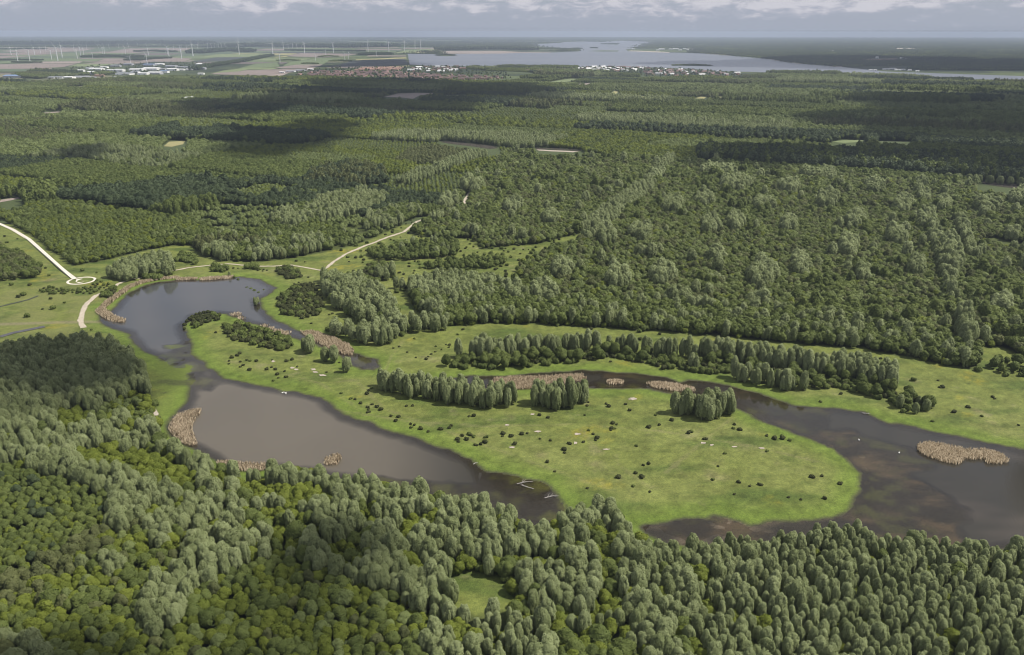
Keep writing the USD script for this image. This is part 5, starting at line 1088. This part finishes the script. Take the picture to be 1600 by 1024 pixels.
# ------------------------------------------------------------------ tree belts of the polder and the woods beyond the lake
def merged_crowns(pts, kind, size, seed):
    r = np.random.default_rng(seed); V, Fc, N, o = [], [], [], 0
    for x, y in pts:
        v, f, n = mini[kind][int(r.integers(0, 4))]; a = r.uniform(0, 6.28); c, s = math.cos(a), math.sin(a); z = size * r.uniform(.8, 1.2)
        R = np.array([[c, s, 0], [-s, c, 0], [0, 0, 1]]); V.append(v @ R * z + [x, y, .3]); Fc.append(f + o); N.append(n @ R); o += len(v)
    return np.vstack(V), np.vstack(Fc), np.vstack(N)
mini = {k: [crown(7000 + 31 * j + len(k), KIND[k][0], KIND[k][1] * 1.35, 26, KIND[k][5] * 4.2, 4, .05, "round", 1.0, True, ICO0) for j in range(4)] for k in ("dark", "green")}
BELTS = [("along the straight road between warehouses and fields", (300,110.5, 330,104.6, 380,97, 412,90.2, 424,88.2), 60, "dark"), ("in front of the left wind turbines", (0,94.6, 30,94.4, 64,95.2), 60, "dark"), ("by the brown field at the left", (21,98.2, 50,98.8, 66,98.6), 40, "dark"), ("as a long dark line behind the left turbines", (4,77.6, 40,76.8, 68,77.4), 120, "dark"), ("in the middle of the wind farm", (138,90.4, 160,88.8, 200,89.2, 212,90.6), 160, "dark"),
         ("as a broad dark strip by the straight road's far end", (302,84.2, 330,82, 364,79.4, 388,82.2), 200, "dark"), ("running level behind the pink field", (450,79.6, 500,80.4, 568,81), 140, "dark"), ("beside the field road before the town", (518,96.6, 532,95.6, 546,96.6), 50, "green"), ("as a short row in the pink field", (473,100.4, 484,99.8, 496,100.6), 36, "green"), ("around a farm beyond the pink field", (500,89.6, 512,88, 526,89), 60, "green"), ("as a dark block by the field dyke", (570,86.6, 590,84.4, 604,86), 160, "dark"), ("around the farm on the straight road", (434,95.4, 450,94.4, 466,95.2), 50, "green"),
         ("at the right of the wind farm's middle", (206,95.2, 232,92.6, 262,91.6), 140, "dark"), ("before the back row of turbines", (213,81.4, 240,80.4, 270,81.8), 120, "dark"), ("as a long line on the left horizon", (0,72, 60,70.6, 150,71, 240,69.2, 330,70.6), 260, "dark"), ("as a long line across the middle horizon", (330,74.6, 420,73.2, 520,75.4, 620,73.4), 260, "dark"), ("behind the sandy shore", (690,79.4, 730,77.8, 790,77.4, 830,79.2), 260, "dark"), ("on the peninsula tip of the far lake shore", (862,79.6, 884,78.2, 902,78.6), 60, "green"),
         ("along the wide lake's reedy little island", (1050,103, 1080,102, 1112,103.2), 26, "green"), ("on the dark islet by the dyke", (684,87.4, 696,86.2, 709,87.4), 60, "dark"), ("on the lake's farthest low islet", (942,69.2, 964,68.8), 120, "dark"), ("on the small round far islet", (922,75.4, 934,75.4), 60, "dark"), ("on the islet beside the peninsula", (891,77.4, 904,76.4), 120, "dark")]
for k, (l_, pts, w, kind) in enumerate(BELTS):
    p = np.array(pts).reshape(-1, 2); ln = LineString(G(p[:, 0], p[:, 1])).buffer(w / 2, cap_style="flat"); sp = max(11.0, math.sqrt(ln.area / 420))
    q = grid_points(ln, sp, .35, 900 + k); q = q[inside(ln, q)][:520]
    if len(q): tag(add_mesh(numbered("tree_belt"), merged_crowns(q, kind, max(.8, sp / 11), 900 + k), LEAF[kind]), "dark tree belt " + l_, "tree belt", "tree belts beyond the forest", "stuff")
dw = UsdGeom.PointInstancer.Define(stage, "/World/distant_woods"); paths_ = []
for j in range(4):
    r = np.random.default_rng(950 + j); pp = np.column_stack([r.normal(0, 55, 16), r.normal(0, 22, 16)])
    add_mesh(f"/World/distant_woods/shapes/wood_patch_{j:03d}", merged_crowns(pp, "dark" if j < 2 else "green", 1.35, 950 + j), LEAF["dark" if j < 2 else "green"]); paths_.append(Sdf.Path(f"/World/distant_woods/shapes/wood_patch_{j:03d}"))
r = np.random.default_rng(77); n_ = 60000
yy = 5200 * (36000 / 5200) ** r.random(n_); xx = yy * r.uniform(-.66, .66, n_); dwp = np.column_stack([xx, yy])
px, py = P(dwp)
nn_ = vnoise(np.column_stack([xx / 4.0, yy]), 420, 78, 4)
right = (px > 880); thr = np.where(right, np.where(py < 78, .44, .40), np.where(py < 74, .53, .62))
shp = inside(fields_area, dwp) & (py > 74)
ok = (nn_ > thr) & ~inside(LAKE.buffer(60), dwp) & ~(shp) & ~inside(far_edge, dwp) & ~inside(unary_union(TOWN + [IND]).buffer(40), dwp) & (py < 118)
for g_ in [z_[1] for z_ in ZONES]: ok &= ~inside(g_, dwp)
ok &= ~((px > 1385) & (px < 1440) & (py > 74.8) & (py < 79)) & ~((py > 76) & (py < 83) & (px > 985) & (px < 1095)) & ~((px > 1340) & (px < 1440) & (py > 104) & (py < 114)) & ~((px > 1345) & (px < 1425) & (py > 91) & (py < 97)) & ~((px > 690) & (px < 862) & (py > 79.5) & (py < 88))
dwp = dwp[ok][:14000]; m_ = len(dwp)
dw.CreatePrototypesRel().SetTargets(paths_); dw.CreateProtoIndicesAttr(Vt.IntArray.FromNumpy(r.integers(0, 4, m_).astype(np.int32)))
dw.CreatePositionsAttr(Vt.Vec3fArray.FromNumpy(np.column_stack([dwp, np.full(m_, .2)]).astype(np.float32)))
sc_ = np.clip(np.hypot(*dwp.T) / 9000, .8, 2.6) * r.uniform(.8, 1.25, m_); dw.CreateScalesAttr(Vt.Vec3fArray.FromNumpy(np.column_stack([sc_, sc_, .75 + .25 * np.minimum(sc_, 1.6)]).astype(np.float32)))
tag(dw, "dark distant woods and hedges between lake, fields and horizon", "wood", None, "stuff")
print("distant", m_)

# ------------------------------------------------------------------ clouds overhead and haze
import manifold3d as m3
veil_mat = look("cloud_veil", {"v": ("principled_volume", {"color": (0.95, 0.95, 0.96), "density": 0.010, "anisotropy": 0.4})}, [], volume="v.volume")
cloud_mat = look("cloud_vapour", {"v": ("principled_volume", {"color": (0.95, 0.95, 0.96), "density": 0.055, "anisotropy": 0.4})}, [], volume="v.volume")
CLOUDS = [((1060,262, 1140,250, 1250,244, 1400,252, 1560,262, 1700,270, 1700,240, 1500,222, 1300,224, 1120,226), 1050), ((430,140, 520,124, 660,122, 800,130, 840,146, 740,160, 640,168, 540,178, 450,168), 1150), ((345,214, 400,196, 520,184, 560,192, 520,212, 450,236, 370,236), 1150), ((275,160, 330,150, 420,158, 440,172, 380,180, 290,172), 1150),
          ((88,236, 110,222, 160,216, 170,228, 140,240, 110,244), 1000), ((-60,512, 60,508, 170,514, 200,545, 160,585, 70,600, -60,592), 900), ((330,845, 420,815, 520,800, 620,835, 700,880, 640,930, 520,905, 400,905), 900), ((1300,190, 1400,150, 1600,140, 1720,150, 1720,205, 1500,215, 1380,212), 1100),
          ((-40,1040, 60,985, 200,1010, 330,985, 480,1010, 600,1030, 560,1140, -40,1140), 900), ((505,105, 560,95, 640,92, 645,104), 1300), ((1000,100, 1300,88, 1600,96, 1600,112, 1300,108), 1300)]
LOWN = ["broad grey cloud over the dark wood on the right", "large cloud over the shaded middle forest", "cloud over the shaded forest behind the pine block", "small cloud at the middle shade's left end", "small cloud over the forest on the left", "cloud above the shaded wood beside the upper pond", "cloud above the near wood, bottom middle", "cloud above the far forest on the right", "cloud above the near wood, bottom left", "far cloud above the polder fields", "far cloud above the lake"]
for k, (pts, alt) in enumerate(CLOUDS):
    pg = gz(14.0 if k < 9 else 0.0, *pts).buffer(0); r = np.random.default_rng(500 + k)
    rad = float(np.clip(math.sqrt(pg.area) * .17, 32, 260)); core = pg.buffer(-rad * .45)
    core = core if core.area > 100 else pg
    q = grid_points(core, rad * .80, .38, 500 + k); q = q[inside(core, q)][:140]
    if len(q) == 0: q = np.array([pg.centroid.coords[0]])
    off = SUN[:2] / SUN[2] * alt; balls, veil = [], []
    for x, y in q:
        if rad > 110 and r.random() < .22: continue
        rr = rad * r.uniform(.6, 1.15); sq = r.uniform(.45, .8); at = (x + off[0] - pg.centroid.x, y + off[1] - pg.centroid.y, r.uniform(0, rad * .3))
        balls.append(m3.Manifold.sphere(1.0, 20).scale((rr, rr, rr * sq)).translate(at))
        if r.random() < .7:
            r2 = rr * (r.uniform(1.3, 2.0) if rad < 110 else r.uniform(1.15, 1.5)); veil.append(m3.Manifold.sphere(1.0, 20).scale((r2, r2, r2 * sq)).translate((at[0] + r.normal(0, rad * .35), at[1] + r.normal(0, rad * .35), at[2])))
    t = thing("cloud", (pg.centroid.x, pg.centroid.y, alt))
    obj("cloud_core", m3.Manifold.batch_boolean(balls, m3.OpType.Add), cloud_mat, t.GetPath())
    if veil: obj("cloud_veil", m3.Manifold.batch_boolean(veil, m3.OpType.Add), veil_mat, t.GetPath())
    tag(t, LOWN[k], "cloud", "clouds overhead", "stuff")
haze_mat = look("haze_air", {"v": ("principled_volume", {"color": (0.52, 0.60, 0.73), "density": 0.000046, "anisotropy": 0.1})}, [], volume="v.volume")
hz = trimesh.creation.box([84000, 84000, 240.0]); hz.apply_translation([0, 0, 115.0])
tag(obj("haze", hz, haze_mat), "thin blue-grey haze lying over the whole plain", "haze", None, "stuff")
